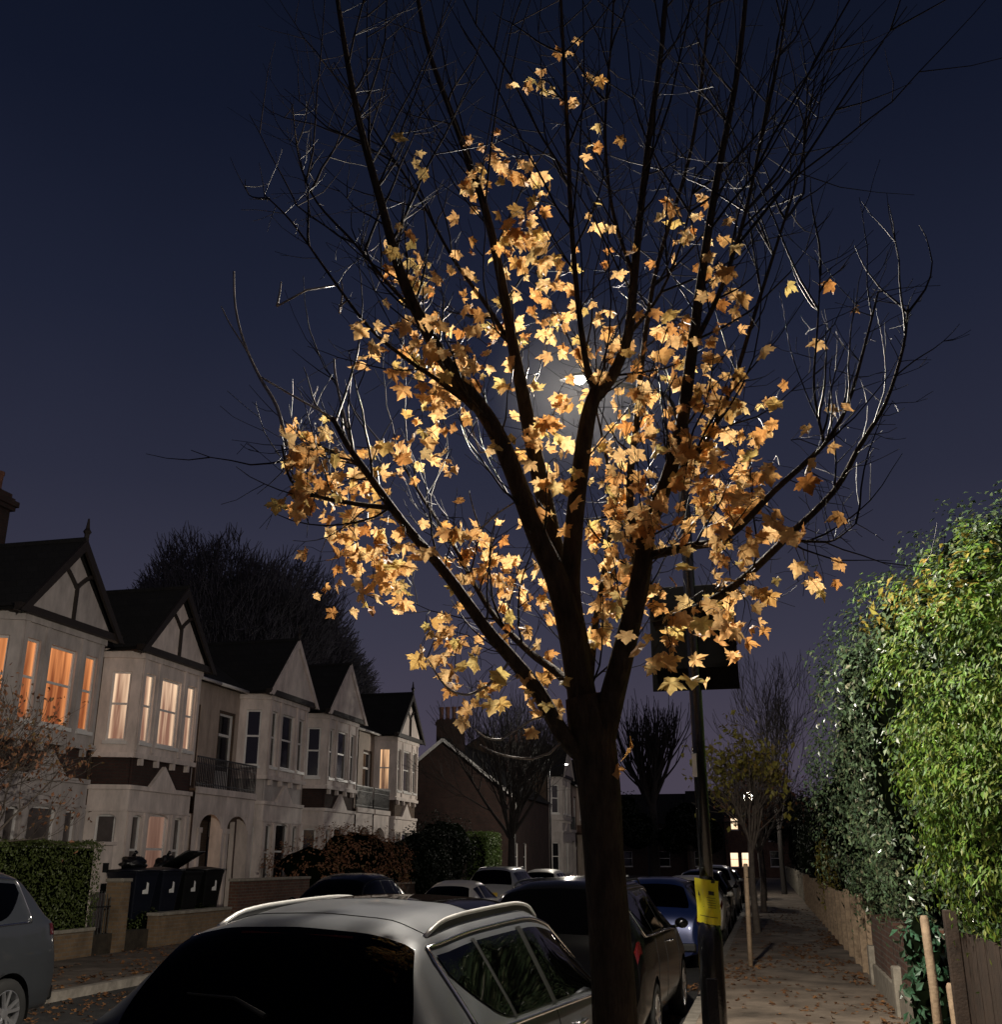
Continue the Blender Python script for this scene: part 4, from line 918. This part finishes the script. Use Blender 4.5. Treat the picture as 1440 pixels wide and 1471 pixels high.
def plain_house(name, label, x0, x1, y0, y1, ea, rg, ridge_axis, wm, group, wins=(), chim=(), barge=True, base=0.):
    """wins: (face, u, z, w, h, pane): face 'S' is the wall towards the camera side, 'E' the wall towards +x"""
    t = thing(name, label, 'house', (x0, y0, 0), 0, group)
    W_, D = x1-x0, y1-y0
    wl = MB(); hs = {f: [(u, u+w_, z, z+h_) for (ff,u,z,w_,h_,_) in wins if ff == f] for f in 'SE'}
    X_, Y_ = V((1,0,0)), V((0,1,0))
    panel(wl, V((0,0,0)), X_, -Y_, W_, base, ea, hs['S']); panel(wl, V((W_,0,0)), Y_, X_, D, base, ea, hs['E'])
    wl.quad((0,0,base),(0,D,base),(0,D,ea),(0,0,ea)); wl.quad((0,D,base),(W_,D,base),(W_,D,ea),(0,D,ea))
    rf = MB(); o = .25
    if ridge_axis == 'y':
        c = W_/2
        for yy in (0, D): wl.quad((0,yy,ea),(W_,yy,ea),(c,yy,rg))
        rf.quad((-o,-o,ea-.15),(c,-o,rg+.1),(c,D+o,rg+.1),(-o,D+o,ea-.15)); rf.quad((W_+o,-o,ea-.15),(c,-o,rg+.1),(c,D+o,rg+.1),(W_+o,D+o,ea-.15))
        rf.tube([(c,-o,rg+.12),(c,D+o,rg+.12)], .09, 6)
    else:
        c = D/2
        for xx in (0, W_): wl.quad((xx,0,ea),(xx,D,ea),(xx,c,rg))
        rf.quad((-o,-o,ea-.15),(W_+o,-o,ea-.15),(W_+o,c,rg+.1),(-o,c,rg+.1)); rf.quad((-o,D+o,ea-.15),(W_+o,D+o,ea-.15),(W_+o,c,rg+.1),(-o,c,rg+.1))
        rf.tube([(-o,c,rg+.12),(W_+o,c,rg+.12)], .09, 6)
    wl.build('wall', wm, t); rf.build('roof', SLATE, t)
    for f, u, z, w_, h_, pn in wins:
        if f == 'S': window(t, V((0,0,0)), X_, -Y_, u, u+w_, z, z+h_, pn)
        else: window(t, V((W_,0,0)), Y_, X_, u, u+w_, z, z+h_, pn)
    if barge and ridge_axis == 'y':
        b_ = MB(); c = W_/2
        for q in ((-o,ea-.18),(W_+o,ea-.18)): b_.bar((q[0],-o-.02,q[1]),(c,-o-.02,rg+.05),.05,.17)
        b_.build('bargeboard', JOINERY, t)
    for x, y, z0, z1, w_, d_, n in chim:
        k = MB(); k.box(x-w_/2,x+w_/2,y-d_/2,y+d_/2,z0,z1); k.box(x-w_/2-.06,x+w_/2+.06,y-d_/2-.06,y+d_/2+.06,z1-.32,z1-.14); ch = k.build('chimney', BRICKDARK, t)
        for i in range(n):
            px = x-w_/2+w_*(i+.5)/n; MB().lathe([(.13,z1),(.15,z1+.06),(.115,z1+.1),(.125,z1+.62),(.15,z1+.66),(.15,z1+.74)], (px,y,0), 10).build('chimney_pot', TERRA, ch)
    return t
plain_house('end_house', 'dark brick corner house whose gable end faces the side street, with a four pot chimney', -20.9, -13.4, 57., 68, 5.35, 8.2, 'y', BRICKDARK, None, wins=[('E',1.2,1.2,1.,1.6,GLASSDK),('E',3.4,1.2,1.,1.6,GLASSDK),('E',1.2,3.7,.9,1.3,GLASSDK)], chim=[(3.65,1.6,7.4,9.55,1.5,.7,4),(5.9,9.5,6.2,9.0,1.5,.7,4)])
FH = 'dark houses closing the end of the street'
plain_house('far_house', 'dark house at the street end, leftmost, behind the pollarded tree', -19, -9.4, 132, 142, 6.2, 9.6, 'x', BRICKDARK, FH, wins=[('S',1.5,1.2,1.6,1.7,GLASSDK),('S',6,1.2,1.6,1.7,GLASSDK),('S',1.5,4,1.3,1.5,GLASSDK),('S',6,4,1.3,1.5,GLASSDK)], chim=[(.5,5,8,10.6,.7,1.3,1)])
plain_house('far_house', 'dark house at the street end between the pollarded tree and the lit house', -9.3, -4.9, 131.5, 142, 6.3, 9.9, 'x', BRICKBRN, FH, wins=[('S',.8,1.2,1.5,1.7,GLASSDK),('S',.8,4,1.2,1.5,GLASSDK)])
plain_house('far_house', 'house at the street end with two glowing ground floor windows and a lit upper window', -4.8, 3.4, 131, 142, 6.2, 9.6, 'x', BRICKRED, FH, wins=[('S',.45,1.15,.95,1.6,LITBRIGHT),('S',1.75,1.15,1.15,1.6,LITBRIGHT),('S',.75,5.3,.85,1.3,LITBRIGHT),('S',5,1.2,1.5,1.7,GLASSDK),('S',5,4,1.2,1.5,GLASSDK)], chim=[(7.6,5,8,10.4,.7,1.3,1)])

# ------------------------------------------------------------------ left front gardens
def low_wall(name, label, x0, x1, y0, y1, z0, z1, mt, cap=CONCRETE, group=None, cat='wall'):
    t = thing(name, label, cat, ((x0+x1)/2,(y0+y1)/2,0), 0, group); a, b = (x1-x0)/2, (y1-y0)/2
    MB().box(-a,a,-b,b,z0,z1-.07).build('brickwork', mt, t); MB().box(-a-.03,a+.03,-b-.02,b+.02,z1-.067,z1).build('coping', cap, t, bevel=.012); return t
low_wall('front_garden_wall', 'low pale brick garden wall in front of the wheelie bins', -13.15, -12.9, 21.7, 25.0, 0, .78, BRICKSTOCK)
low_wall('front_garden_wall', 'taller red brick garden wall right of the wheelie bins', -13.2, -12.95, 25.4, 29.8, 0, 1.42, BRICKRED)
low_wall('front_garden_wall', 'long garden wall half hidden below the russet bush', -13.2, -12.95, 30.5, 48, 0, 1.1, BRICKBRN)
low_wall('front_garden_wall', 'stub of garden wall under the left privet hedge', -13.15, -12.9, 14, 19.4, 0, .62, BRICKSTOCK)
low_wall('gate_pier', 'pale stone gate pier beside the iron gate', -13.35, -13.0, 20.35, 20.68, 0, 1.5, BRICKSTOCK, cat='gate pier')
gp = thing('white_pier', 'white painted pier with dark square recesses, behind the stone gate pier', 'gate pier', (-14.6,21.75,YARD))
MB().box(-.24,.24,-.24,.24,-.1,1.72).build('shaft', RENDERW, gp, bevel=.01); MB().box(-.29,.29,-.29,.29,1.723,1.80).build('cap', RENDERW, gp, bevel=.01)
for z in (1.15,.72): MB().box(.242,.25,-.10,.12,z,z+.2).build('recess', PLASTICB, gp)
gt = thing('iron_gate', 'narrow black iron gate between the hedge and the stone pier', 'gate', (-13.15,19.55,.1))
mb = MB()
for i in range(7): mb.tube([(0,.02+.11*i,.02),(0,.02+.11*i,1.05+.12*math.sin(math.pi*i/6))], .011, 6)
mb.build('bars', IRON, gt); MB().box(-.015,.015,0,.70,.15,.18).build('rail', IRON, gt); MB().box(-.0145,.0145,0,.70,.85,.88).build('rail', IRON, gt)
def bin_(label, loc, rz, mt, lid_open=0., bagged=False):
    t = thing('wheelie_bin', label, 'wheelie bin', loc, rz, 'wheelie bins behind the low wall')
    rows = []
    for z, a, b in ((.06,.20,.24),(.5,.235,.28),(.92,.27,.33),(.97,.285,.345),(1.0,.285,.345)):
        rows.append([V((x*b, y*a, z)) for x, y in ((-1,-1),(1,-1),(1,1),(-1,1),(-1,-1))])
    mb = MB(); mb.grid(rows); mb.quad(*rows[0][:4]); mb.quad(*rows[3][:4]); mb.build('tub', mt, t, bevel=.02)
    lid = MB(); lid.grid([[V((-.36+.74*i/6, -.30+.60*j/6, .03+.05*math.sin(math.pi*i/6)*math.sin(math.pi*j/6))) for j in range(7)] for i in range(7)]); lid.box(-.36,.38,-.30,.30,0,.03)
    lo = lid.build('lid', mt, t, True); lo.location = (-.0,0,1.0)
    if lid_open: lo.location = (-.33,0,1.0); lo.rotation_euler = (0,-lid_open,0); lo.data.transform(Matrix.Translation((.36,0,0)))
    h = MB(); h.tube([(-.40,-.22,.95),(-.40,.22,.95)], .018, 6); h.build('handle', mt, t)
    for s_ in (-1,1): MB().lathe([(.10,-.02),(.10,.02)], (-.26,s_*.24,.10), 14, 'y').build('wheel', TYRE, t)
    t.scale = (1.22,1.22,1.22)
    st = MB(); st.add([(.326,-.02,.62),(.326,.07,.62),(.326,.07,.80),(.326,.02,.82),(.326,.01,.70),(.326,-.07,.68),(.326,-.07,.62)], [(0,1,2,3,4,5,6)]); so_ = st.build('white_emblem', STICKER, t)
    return t
bin_('navy wheelie bin nearest the gate pier, with a black sack on its lid', (-13.75,21.95,YARD-.05), R(-14), BINM)
bin_('navy wheelie bin second from the gate pier, lid closed', (-13.7,22.9,YARD-.05), R(-8), BINM)
bin_('black wheelie bin with its lid propped up', (-13.7,23.85,YARD-.05), R(-6), BINK, R(28))
bin_('black wheelie bin closest to the red brick wall, lid closed', (-13.7,24.9,YARD-.05), R(-10), BINK)
for lab, c, r in (('black refuse sack slumped on the first navy bin', (-13.8,21.95,YARD+1.25), (.26,.32,.16)), ('black refuse sack heaped between the open bin and the last bin', (-14.35,24.3,YARD+1.0), (.26,.3,.34))):
    t = thing('refuse_sack', lab, 'refuse sack', c); mb = MB(); blob(mb, (0,0,r[2]*.55), r, c[1], .22, 2.4, 16); mb.build('sack', BAGM, t, True)
    mb = MB(); mb.tube([(0,0,r[2]*1.45),(.02,.01,r[2]*1.45+.07),(.06,.0,r[2]*1.45+.1)], [.05,.03,.05], 8); mb.build('knot', BAGM, t, True)
def box_hedge(name, label, x0, x1, y0, y1, z0, z1, mt, n, ls, core=DARKCORE, group=None):
    t = thing(name, label, 'hedge', ((x0+x1)/2,(y0+y1)/2,z0), 0, group); a, b, h = (x1-x0)/2, (y1-y0)/2, z1-z0
    MB().box(-a*.85,a*.85,-b*.95,b*.95,0,h*.95).build('shade_core', core, t)  # black box in place of the shade inside the hedge
    lv = MB()
    for _ in range(n):
        f = rnd.random(); A = [h*2*b, h*2*a, 4*a*b*1.0]; tot = sum(A)
        if f < A[0]/tot: q = V((a, rnd.uniform(-b,b), rnd.uniform(0,h))); d = V((1,0,0))
        elif f < (A[0]+A[1])/tot: q = V((rnd.uniform(-a,a), -b, rnd.uniform(0,h))); d = V((0,-1,0))
        else: q = V((rnd.uniform(-a,a), rnd.uniform(-b,b), h)); d = V((0,0,1))
        q += d*(-abs(rnd.gauss(0,.06))+.05*noise.noise((q+V((x0,y0,0)))*1.8)+.03); s_ = ls*rnd.uniform(.6,1.3)
        oval_leaf(lv, q, d+rv(.5), V((0,0,.5))+rv(.7), s_, s_*.55)
    lv.build('foliage', mt, t); return t
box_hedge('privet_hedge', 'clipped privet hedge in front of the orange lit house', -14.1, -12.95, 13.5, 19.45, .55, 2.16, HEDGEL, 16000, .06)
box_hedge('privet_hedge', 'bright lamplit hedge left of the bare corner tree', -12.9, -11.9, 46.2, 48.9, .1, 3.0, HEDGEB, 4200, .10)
shrub('russet_bush', 'russet leafed bush spilling over the garden wall behind the black hatchback', 'bush', [((-13.9,32.3,1.5),(1.2,1.7,1.0)),((-13.6,34.9,1.9),(1.3,2.1,1.25)),((-13.7,37.6,1.7),(1.2,1.7,1.1)),((-13.2,33.2,1.2),(.8,1.5,.8))], BROWNL, 9000, .10, low=.12, clump=(14,.22,.6), coref=.7)
shrub('round_evergreen', 'large rounded dark evergreen between the russet bush and the bright hedge', 'bush', [((-13.6,42.4,1.6),(1.5,2.3,1.5)),((-13.5,45.0,2.1),(1.4,1.8,1.75)),((-13.5,40.4,1.3),(1.2,1.3,1.2))], DARKL, 6000, .12, low=.1)
shrub('low_ground_plants', 'low weeds growing round the bins behind the low wall', 'plant', [((-13.45,22.3,.55),(.25,.9,.30)),((-13.45,24.1,.6),(.2,1.0,.28))], HEDGEL, 900, .06, low=.3)
# small bare red tree by the left hedge
t = thing('small_bare_tree', 'small twiggy tree with a few red brown leaves in front of the orange lit house', 'tree', (-13.5,15.7,.3))
mb = MB(); tips = []
o = dict(seg=6, wob=.10, up=.35, taper=.55, rmin=.0035, kids=[3,4,5], **{'from': .35}, fwd=.75, side=.75, len=(.55,.8), thin=.6)
mb.tube([(0,0,-.1),(.02,.02,.7),(0,.05,1.6)], [.07,.06,.05], 8)
for a in range(7):
    an = a*.9+.3; grow(mb, V((0,.05,1.2+.06*a)), V((math.cos(an)*.7, math.sin(an)*.9+.2, .75)), 1.25, .028, 3, o, tips)
t.scale = (1.3,1.3,1.22)
mb.build('trunk', BARKGREY, t, True)
lv = MB()
for q, d in tips:
    if q.z < 3.8:
        for _ in range(rnd.randint(1,4)): s_ = rnd.uniform(.05,.09); oval_leaf(lv, q+rv(.07), rv(), V((0,0,-1))+rv(.5), s_, s_*.6)
lv.build('leaves', BROWNL, t)

# ------------------------------------------------------------------ other trees
def bare_tree(label, loc, H, spread, r, lev, kids, mt, up=.5, seed=1, group=None, name='bare_tree', trunk=.3, limbs_n=8, tilt=.5, leaves=None, nleaf=0, lsize=.1, gap=None, rmin=.006, wob=.08, lenr=(.55,.8), side=.6):
    global rnd
    keep = rnd; rnd = random.Random(seed)
    t = thing(name, label, 'tree', loc, 0, group); mb = MB(); tips = []
    o = dict(seg=5, wob=wob, up=up, taper=.5, rmin=rmin, kids=kids, **{'from': .3}, fwd=.85, side=side, len=lenr, thin=.55)
    tr = MB(); hh = H*trunk; tr.tube([(0,0,-.3),(0,0,.1),(rnd.uniform(-.05,.05),0,hh*.5),(0,rnd.uniform(-.05,.05),hh)], [r*1.35,r*1.1,r*.95,r*.85], 10)
    for k in range(limbs_n):
        an = 2*math.pi*k/limbs_n+rnd.uniform(-.3,.3); tl = tilt*rnd.uniform(.4,1.15)
        grow(mb, V((0,0,hh*rnd.uniform(.8,1.0))), V((math.cos(an)*tl*spread, math.sin(an)*tl*spread, 1)), (H-hh)*rnd.uniform(.45,.62), r*.45, lev, o, tips)
    tr.build('trunk', mt, t, True); mb.build('branches', mt, t, True)
    if leaves:
        lv = MB()
        for i in range(nleaf):
            q, d = rnd.choice(tips); s_ = lsize*rnd.uniform(.6,1.3); q = q+rv(.16)-d*rnd.uniform(0,.4)
            if gap and math.hypot(q.x-gap[0], q.z-gap[1]) < .5: continue
            oval_leaf(lv, q, rv(), V((0,0,-1))+rv(.6), s_, s_*.6)
        lv.build('crown', leaves, t)
    rnd = keep; return t
bare_tree('bare street tree on the far pavement, right of the bright hedge', (-10.4,44.7,PZ), 8.6, .9, .17, 3, [3,4,5], BARKDK, .45, 3, limbs_n=9, tilt=.75, trunk=.34, rmin=.008)
bare_tree('pollarded tree with a fan of dark upright poles, left of the lamp column', (-12.3,122,PZ), 19.5, .8, .62, 2, [3,7], BARKDK, .55, 5, limbs_n=13, tilt=.72, trunk=.42, rmin=.03, wob=.05, side=.35, lenr=(.5,.75))
bare_tree('bare airy tree rising behind the young yellow leaved tree', (.7,62,PZ), 12.2, .45, .14, 3, [3,3,3], BARKDK, .6, 8, limbs_n=8, tilt=.6, trunk=.32, rmin=.012)
bare_tree('bare tree behind the brick corner house, beside its rear chimney', (-17.2,77,0), 12.0, .9, .2, 3, [3,4,5], BARKDK, .4, 11, limbs_n=9, tilt=.8, trunk=.3, rmin=.013)
yt_g = at(1077,1143,29.2)-V((-.42,29.2,PZ))
yt = bare_tree('young street tree with sparse yellow green leaves on the near pavement', (-.42,29.2,PZ), 5.3, .75, .085, 2, [4,5], BARKGREY, .5, 21, limbs_n=9, tilt=.6, trunk=.42, rmin=.006, leaves=YGREEN, nleaf=1150, lsize=.17, gap=(yt_g.x, yt_g.z))
bare_tree('small street tree with brownish leaves beyond the young yellow green one', (-.3,41,PZ), 5.4, .8, .1, 2, [4,5], BARKGREY, .5, 23, limbs_n=9, tilt=.65, trunk=.40, rmin=.008, leaves=BROWNL, nleaf=500, lsize=.16)
bare_tree('bare street tree far along the near pavement', (-.3,52,PZ), 6.5, .7, .1, 2, [4,5], BARKDK, .5, 24, limbs_n=8, tilt=.65, trunk=.40, rmin=.01)
for lab, x_, y_, hh_, r_ in (('dark rounded tree before the leftmost street end house', -15.5, 118, 9.5, 3.2), ('broad dark tree before the street end houses, right of the pollarded tree', -8.0, 120, 8.6, 3.0), ('dark tree at the street end right of the lit house', 2.6, 121, 9.0, 2.6)):
    shrub('dark_street_tree', lab, 'tree', [((x_,y_,hh_-r_*.95),(r_,r_,r_*.8)),((x_-r_*.6,y_+.3,hh_-r_*1.5),(r_*.7,r_*.7,r_*.6)),((x_+r_*.55,y_-.3,hh_-r_*1.4),(r_*.75,r_*.7,r_*.65))], DARKL, 2600, .30, group='dark trees before the street end houses', low=0, stem=([(x_,y_,0),(x_,y_,hh_-r_)],[.3,.2]))
# great dense tree behind the terrace: an uneven dome of fine twigs
bt = thing('great_tree', 'great dome shaped dark tree rising behind the terrace roofs', 'tree', (-33.0,60,0))
mb = MB(); mb.tube([(0,0,0),(0,0,4),(0,0,9)], [.7,.55,.45], 10)
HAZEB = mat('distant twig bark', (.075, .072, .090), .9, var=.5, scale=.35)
keep = rnd; rnd = random.Random(77)
br2 = MB()
for k in range(900):
    an = rnd.uniform(0,6.283); el = math.asin(rnd.uniform(-.12,.99)); rr_ = 1+.22*noise.noise(V((math.cos(an)*1.6, math.sin(an)*1.6, el*2)))
    tip = V((math.cos(an)*math.cos(el)*10.5*rr_, math.sin(an)*math.cos(el)*7.4*rr_, 8.4+math.sin(el)*11.7*rr_))
    a = V((0,0,rnd.uniform(4,9))); mid = a.lerp(tip,.55)+V((0,0,1.2))+rv(.5)
    br2.tube([a, mid, tip], [.10,.05,.018], 3, False)
    d0 = (tip-mid).normalized()
    for j in range(26):
        s_ = mid.lerp(tip, rnd.uniform(.25,1)); d = (d0*.7+rv(.5)+V((0,0,.15))).normalized(); l = rnd.uniform(.5,1.3)
        br2.tube([s_, s_+d*l*.5+rv(.06), s_+d*l], [.026,.022,.014], 3, False)
for k in range(28000):
    an = rnd.uniform(0,6.283); el = math.asin(rnd.uniform(-.12,.99)); rr_ = (1+.22*noise.noise(V((math.cos(an)*1.6, math.sin(an)*1.6, el*2)))+.07*noise.noise(V((math.cos(an)*5, math.sin(an)*5, el*6))))*rnd.uniform(.72,.985)
    q = V((math.cos(an)*math.cos(el)*11.2*rr_, math.sin(an)*math.cos(el)*8*rr_, 8.4+math.sin(el)*12.5*rr_)); d = (V((q.x*.08,q.y*.08,.9))+rv(.25)).normalized()
    br2.tube([q-d*.5, q+rv(.05), q+d*.45], [.030,.026,.016], 3, False)
rnd = keep
mb.build('trunk', BARKDK, bt, True); br2.build('crown', HAZEB, bt)
# ------------------------------------------------------------------ right side: hedge, shrubs, fences
shrub('glossy_evergreen', 'tall glossy leaved evergreen hanging over the brick wall, left of the bright conifer', 'shrub', [((2.15,12.6,3.2),(1.15,2.1,1.75)),((2.1,15.6,3.2),(1.15,2.6,1.9)),((2.5,10.7,3.75),(.95,1.3,1.25)),((2.05,13.6,1.75),(.85,1.9,.95)),((2.1,18.6,2.9),(.95,2.0,1.8)),((2.1,16.6,1.6),(.8,1.9,.9)),((2.25,9.9,2.2),(.8,.9,1.0)),((2.5,11.2,4.45),(.9,1.3,.8)),((1.95,12.2,4.1),(.75,1.2,.8)),((1.75,15.2,3.9),(.85,1.8,1.2)),((1.75,17.6,2.6),(.8,1.4,1.6)),((2.75,9.6,4.45),(.8,.9,.6))], GLOSSY, 70000, .068, low=.3, amp=.3, out=.10, clump=(26,.22,.5), coref=.70)
shrub('bright_conifer', 'bright yellow green conifer in front of the glossy evergreen', 'shrub', [((2.05,9.3,3.1),(.85,1.0,1.25)),((1.85,10.2,2.6),(.55,.8,.9)),((1.95,9.5,2.15),(.6,.9,.8)),((2.75,8.8,2.9),(1.1,1.25,1.5)),((2.95,7.6,3.3),(1.1,1.2,1.1)),((2.5,9.0,1.85),(.72,1.0,.75)),((2.7,8.4,3.55),(.75,.9,.75))], CONIF, 90000, .060, kind='narrow', low=.3, amp=.3, out=.10, clump=(44,.16,.6), coref=.50)
shrub('shade_painted_hedge', 'hedge with shade painted in its olive leaves, over the board fence, right of the conifer', 'hedge', [((2.55,7.5,1.95),(.80,1.0,1.0)),((2.7,6.4,2.1),(1.0,1.2,1.35)),((3.0,5.0,2.3),(1.2,1.3,1.5)),((2.35,8.3,1.5),(.6,.8,.6))], SHADEL, 20000, .08, low=.3, amp=.3, clump=(30,.2,.6))  # near lumps split off the conifer and darkened to imitate its shaded side
shrub('yellow_sprays', 'yellowing leaves of a climber on top of the glossy evergreen', 'climber', [((1.75,10.6,4.15),(.5,.8,.36)),((1.55,11.6,4.3),(.45,.7,.32)),((2.0,9.8,4.15),(.5,.7,.36))], YELLOWL, 420, .11, low=4., amp=.3, out=.25, coref=.25)
shrub('ivy_clump', 'bluish ivy climbing the end of the brick wall by the pale timber post', 'ivy', [((1.42,11.45,.55),(.22,.34,.55)),((1.40,11.5,1.05),(.20,.30,.35))], IVYL, 520, .10, low=.12)
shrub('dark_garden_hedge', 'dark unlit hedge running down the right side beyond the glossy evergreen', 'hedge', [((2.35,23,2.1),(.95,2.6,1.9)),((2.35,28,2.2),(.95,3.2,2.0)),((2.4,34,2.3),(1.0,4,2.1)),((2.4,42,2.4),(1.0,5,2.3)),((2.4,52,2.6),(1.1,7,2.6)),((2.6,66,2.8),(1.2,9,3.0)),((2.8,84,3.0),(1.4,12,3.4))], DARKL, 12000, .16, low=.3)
shrub('trailing_climber', 'pale yellow green climber trailing over the fence beyond the young tree', 'climber', [((1.55,30,1.8),(.28,1.1,.75)),((1.5,31.6,1.5),(.25,1.2,.9))], YGREEN, 500, .13, low=.3, coref=.3)
# cabbage palm
pl = thing('cabbage_palm', 'spiky cabbage palm standing up behind the dark hedge', 'palm', (2.6,37,.2)); MB().tube([(0,0,0),(0,.05,2.5),(.02,0,4.35)], [.13,.11,.09], 8).build('trunk', BARKDK, pl, True)
mb = MB()
for k in range(90):
    d = unit(); d.z = abs(d.z)*1.1-.35; d.normalize(); c = V((.02,0,4.4)); l = rnd.uniform(.75,1.05); s_ = d.cross(V((0,0,1))).normalized()*.025
    mb.add([c-s_, c+s_, c+d*l*.6+s_-V((0,0,.02)), c+d*l-V((0,0,.12)), c+d*l*.6-s_-V((0,0,.02))], [(0,1,2,4),(4,2,3)])
mb.build('leaves', DARKL, pl)
# boundary walls and fences
bw = thing('brick_boundary_wall', 'crumbling low red brick wall under the glossy evergreen', 'wall', (1.52,14.6,0))
mb = MB(); n = 26; rows = []
for i in range(n+1):
    y = -2.7+5.8*i/n; h = 1.10+.10*noise.noise(V((y*1.3,0,0)))-.02*y; rows.append([V((-.12+.012*noise.noise(V((y*3,1,0))),y,0)), V((-.115+.02*noise.noise(V((y*3,5,0))),y,h*.5)), V((-.10,y,h)), V((.12,y,h+.02)), V((.12,y,0))])
mb.grid(rows); mb.quad(*rows[0]); mb.quad(*rows[-1]); mb.build('brickwork', BRICKRED, bw)
mb = MB(); mb.box(-.16,-.10,-2.7,3.1,0,.42); mb.build('rendered_plinth', CONCRETE, bw, bevel=.01)
for y in (-.4,2.9): mb = MB(); mb.box(-.20,-.03,y-.12,y+.12,0,.66); mb.build('buttress', CONCRETE, bw, bevel=.02)
def fence(name, label, x, y0, y1, step, h, mt, board, bm, group=None):
    t = thing(name, label, 'fence', (x,y0,PZ), 0, group); y = 0
    while y <= y1-y0+.01:
        MB().box(-.06,.05,y-.05,y+.05,-.05,h*rnd.uniform(.96,1.06)).build('post', mt, t, bevel=.008); y += step
    mb = MB(); y = .1
    while y < y1-y0-.1:
        w_ = .14; mb.box(.055+.004*(int(y*10)%2),.075+.004*(int(y*10)%2),y,y+w_-.008,.02,h*.92+rnd.uniform(-.02,.02)); y += w_
    mb.build('boards', bm, t); return t
fence('board_fence', 'brown board fence at the lower right corner below the bright conifer', 1.50, 3.0, 10.4, 2.46, 1.25, FENCEB, True, FENCEB)
fence('post_fence', 'fence with pale posts along the pavement beyond the brick wall', 1.42, 17.9, 49, 1.55, 1.15, WOODPALE, True, FENCEB)
fence('post_fence', 'distant weathered fence farther down the near pavement', 1.45, 49.5, 110, 2.4, 1.2, CONCRETE, True, FENCEB)
for lab, p, h in (('tall pale timber post at the end of the brown board fence', (1.36,10.95,PZ), 1.25), ('shorter pale timber post just right of the tall one', (1.46,10.55,PZ), .72)):
    t = thing('timber_post', lab, 'post', p, R(8)); mb = MB(); mb.tube([(0,0,-.1),(.004,0,h*.5),(-.006,.004,h-.03),(-.006,.004,h)], [.044,.042,.040,.028], 8); mb.build('post', WOODPALE, t, True)
st = thing('tree_stake', 'pale round tree stake standing alone in the pavement, right of the lamp column', 'stake', (-.44,20,PZ)); mb = MB(); mb.tube([(0,0,-.1),(.02,0,.9),(.035,0,1.66),(.035,0,1.68)], [.042,.042,.040,.03], 10); mb.build('stake', WOODPALE, st, True); mb = MB(); mb.tube([(.034,-.04,1.45),(.08,0,1.45),(.034,.045,1.45)], .012, 5); mb.build('tie', PLASTICB, st)

# ------------------------------------------------------------------ fallen leaves
def litter(name, regs):
    mb = MB()
    for x0, x1, y0, y1, z, n in regs:
        for _ in range(n):
            x, y = rnd.uniform(x0,x1), rnd.uniform(y0,y1)
            if noise.noise(V((x*1.1,y*.5,3))) < -.12: continue
            maple_leaf(mb, V((x,y,z+rnd.uniform(.004,.02))), V((0,0,1))+rv(.22), V((rnd.uniform(-1,1),rnd.uniform(-1,1),0.01)), rnd.uniform(.035,.068), rnd.uniform(-.2,.4))
    o = mb.build(name, LITTER); o['kind'] = 'stuff'; return o
litter('fallen_leaves', [(-.9,1.36,8,20,PZ,420),(-.9,1.36,20,45,PZ,700),(1.05,1.38,8,30,PZ,420),(-.9,-.1,17.5,22,PZ,160),(.2,1.3,19,27,PZ,260),(-1.5,-1.07,9,30,0,260),(-12.7,-9.9,10,30,PZ,800),(-9.75,-8.6,8,26,0,900),(-10.6,-9.9,10,30,PZ,500),(-8.6,-6,9,22,0,180)])
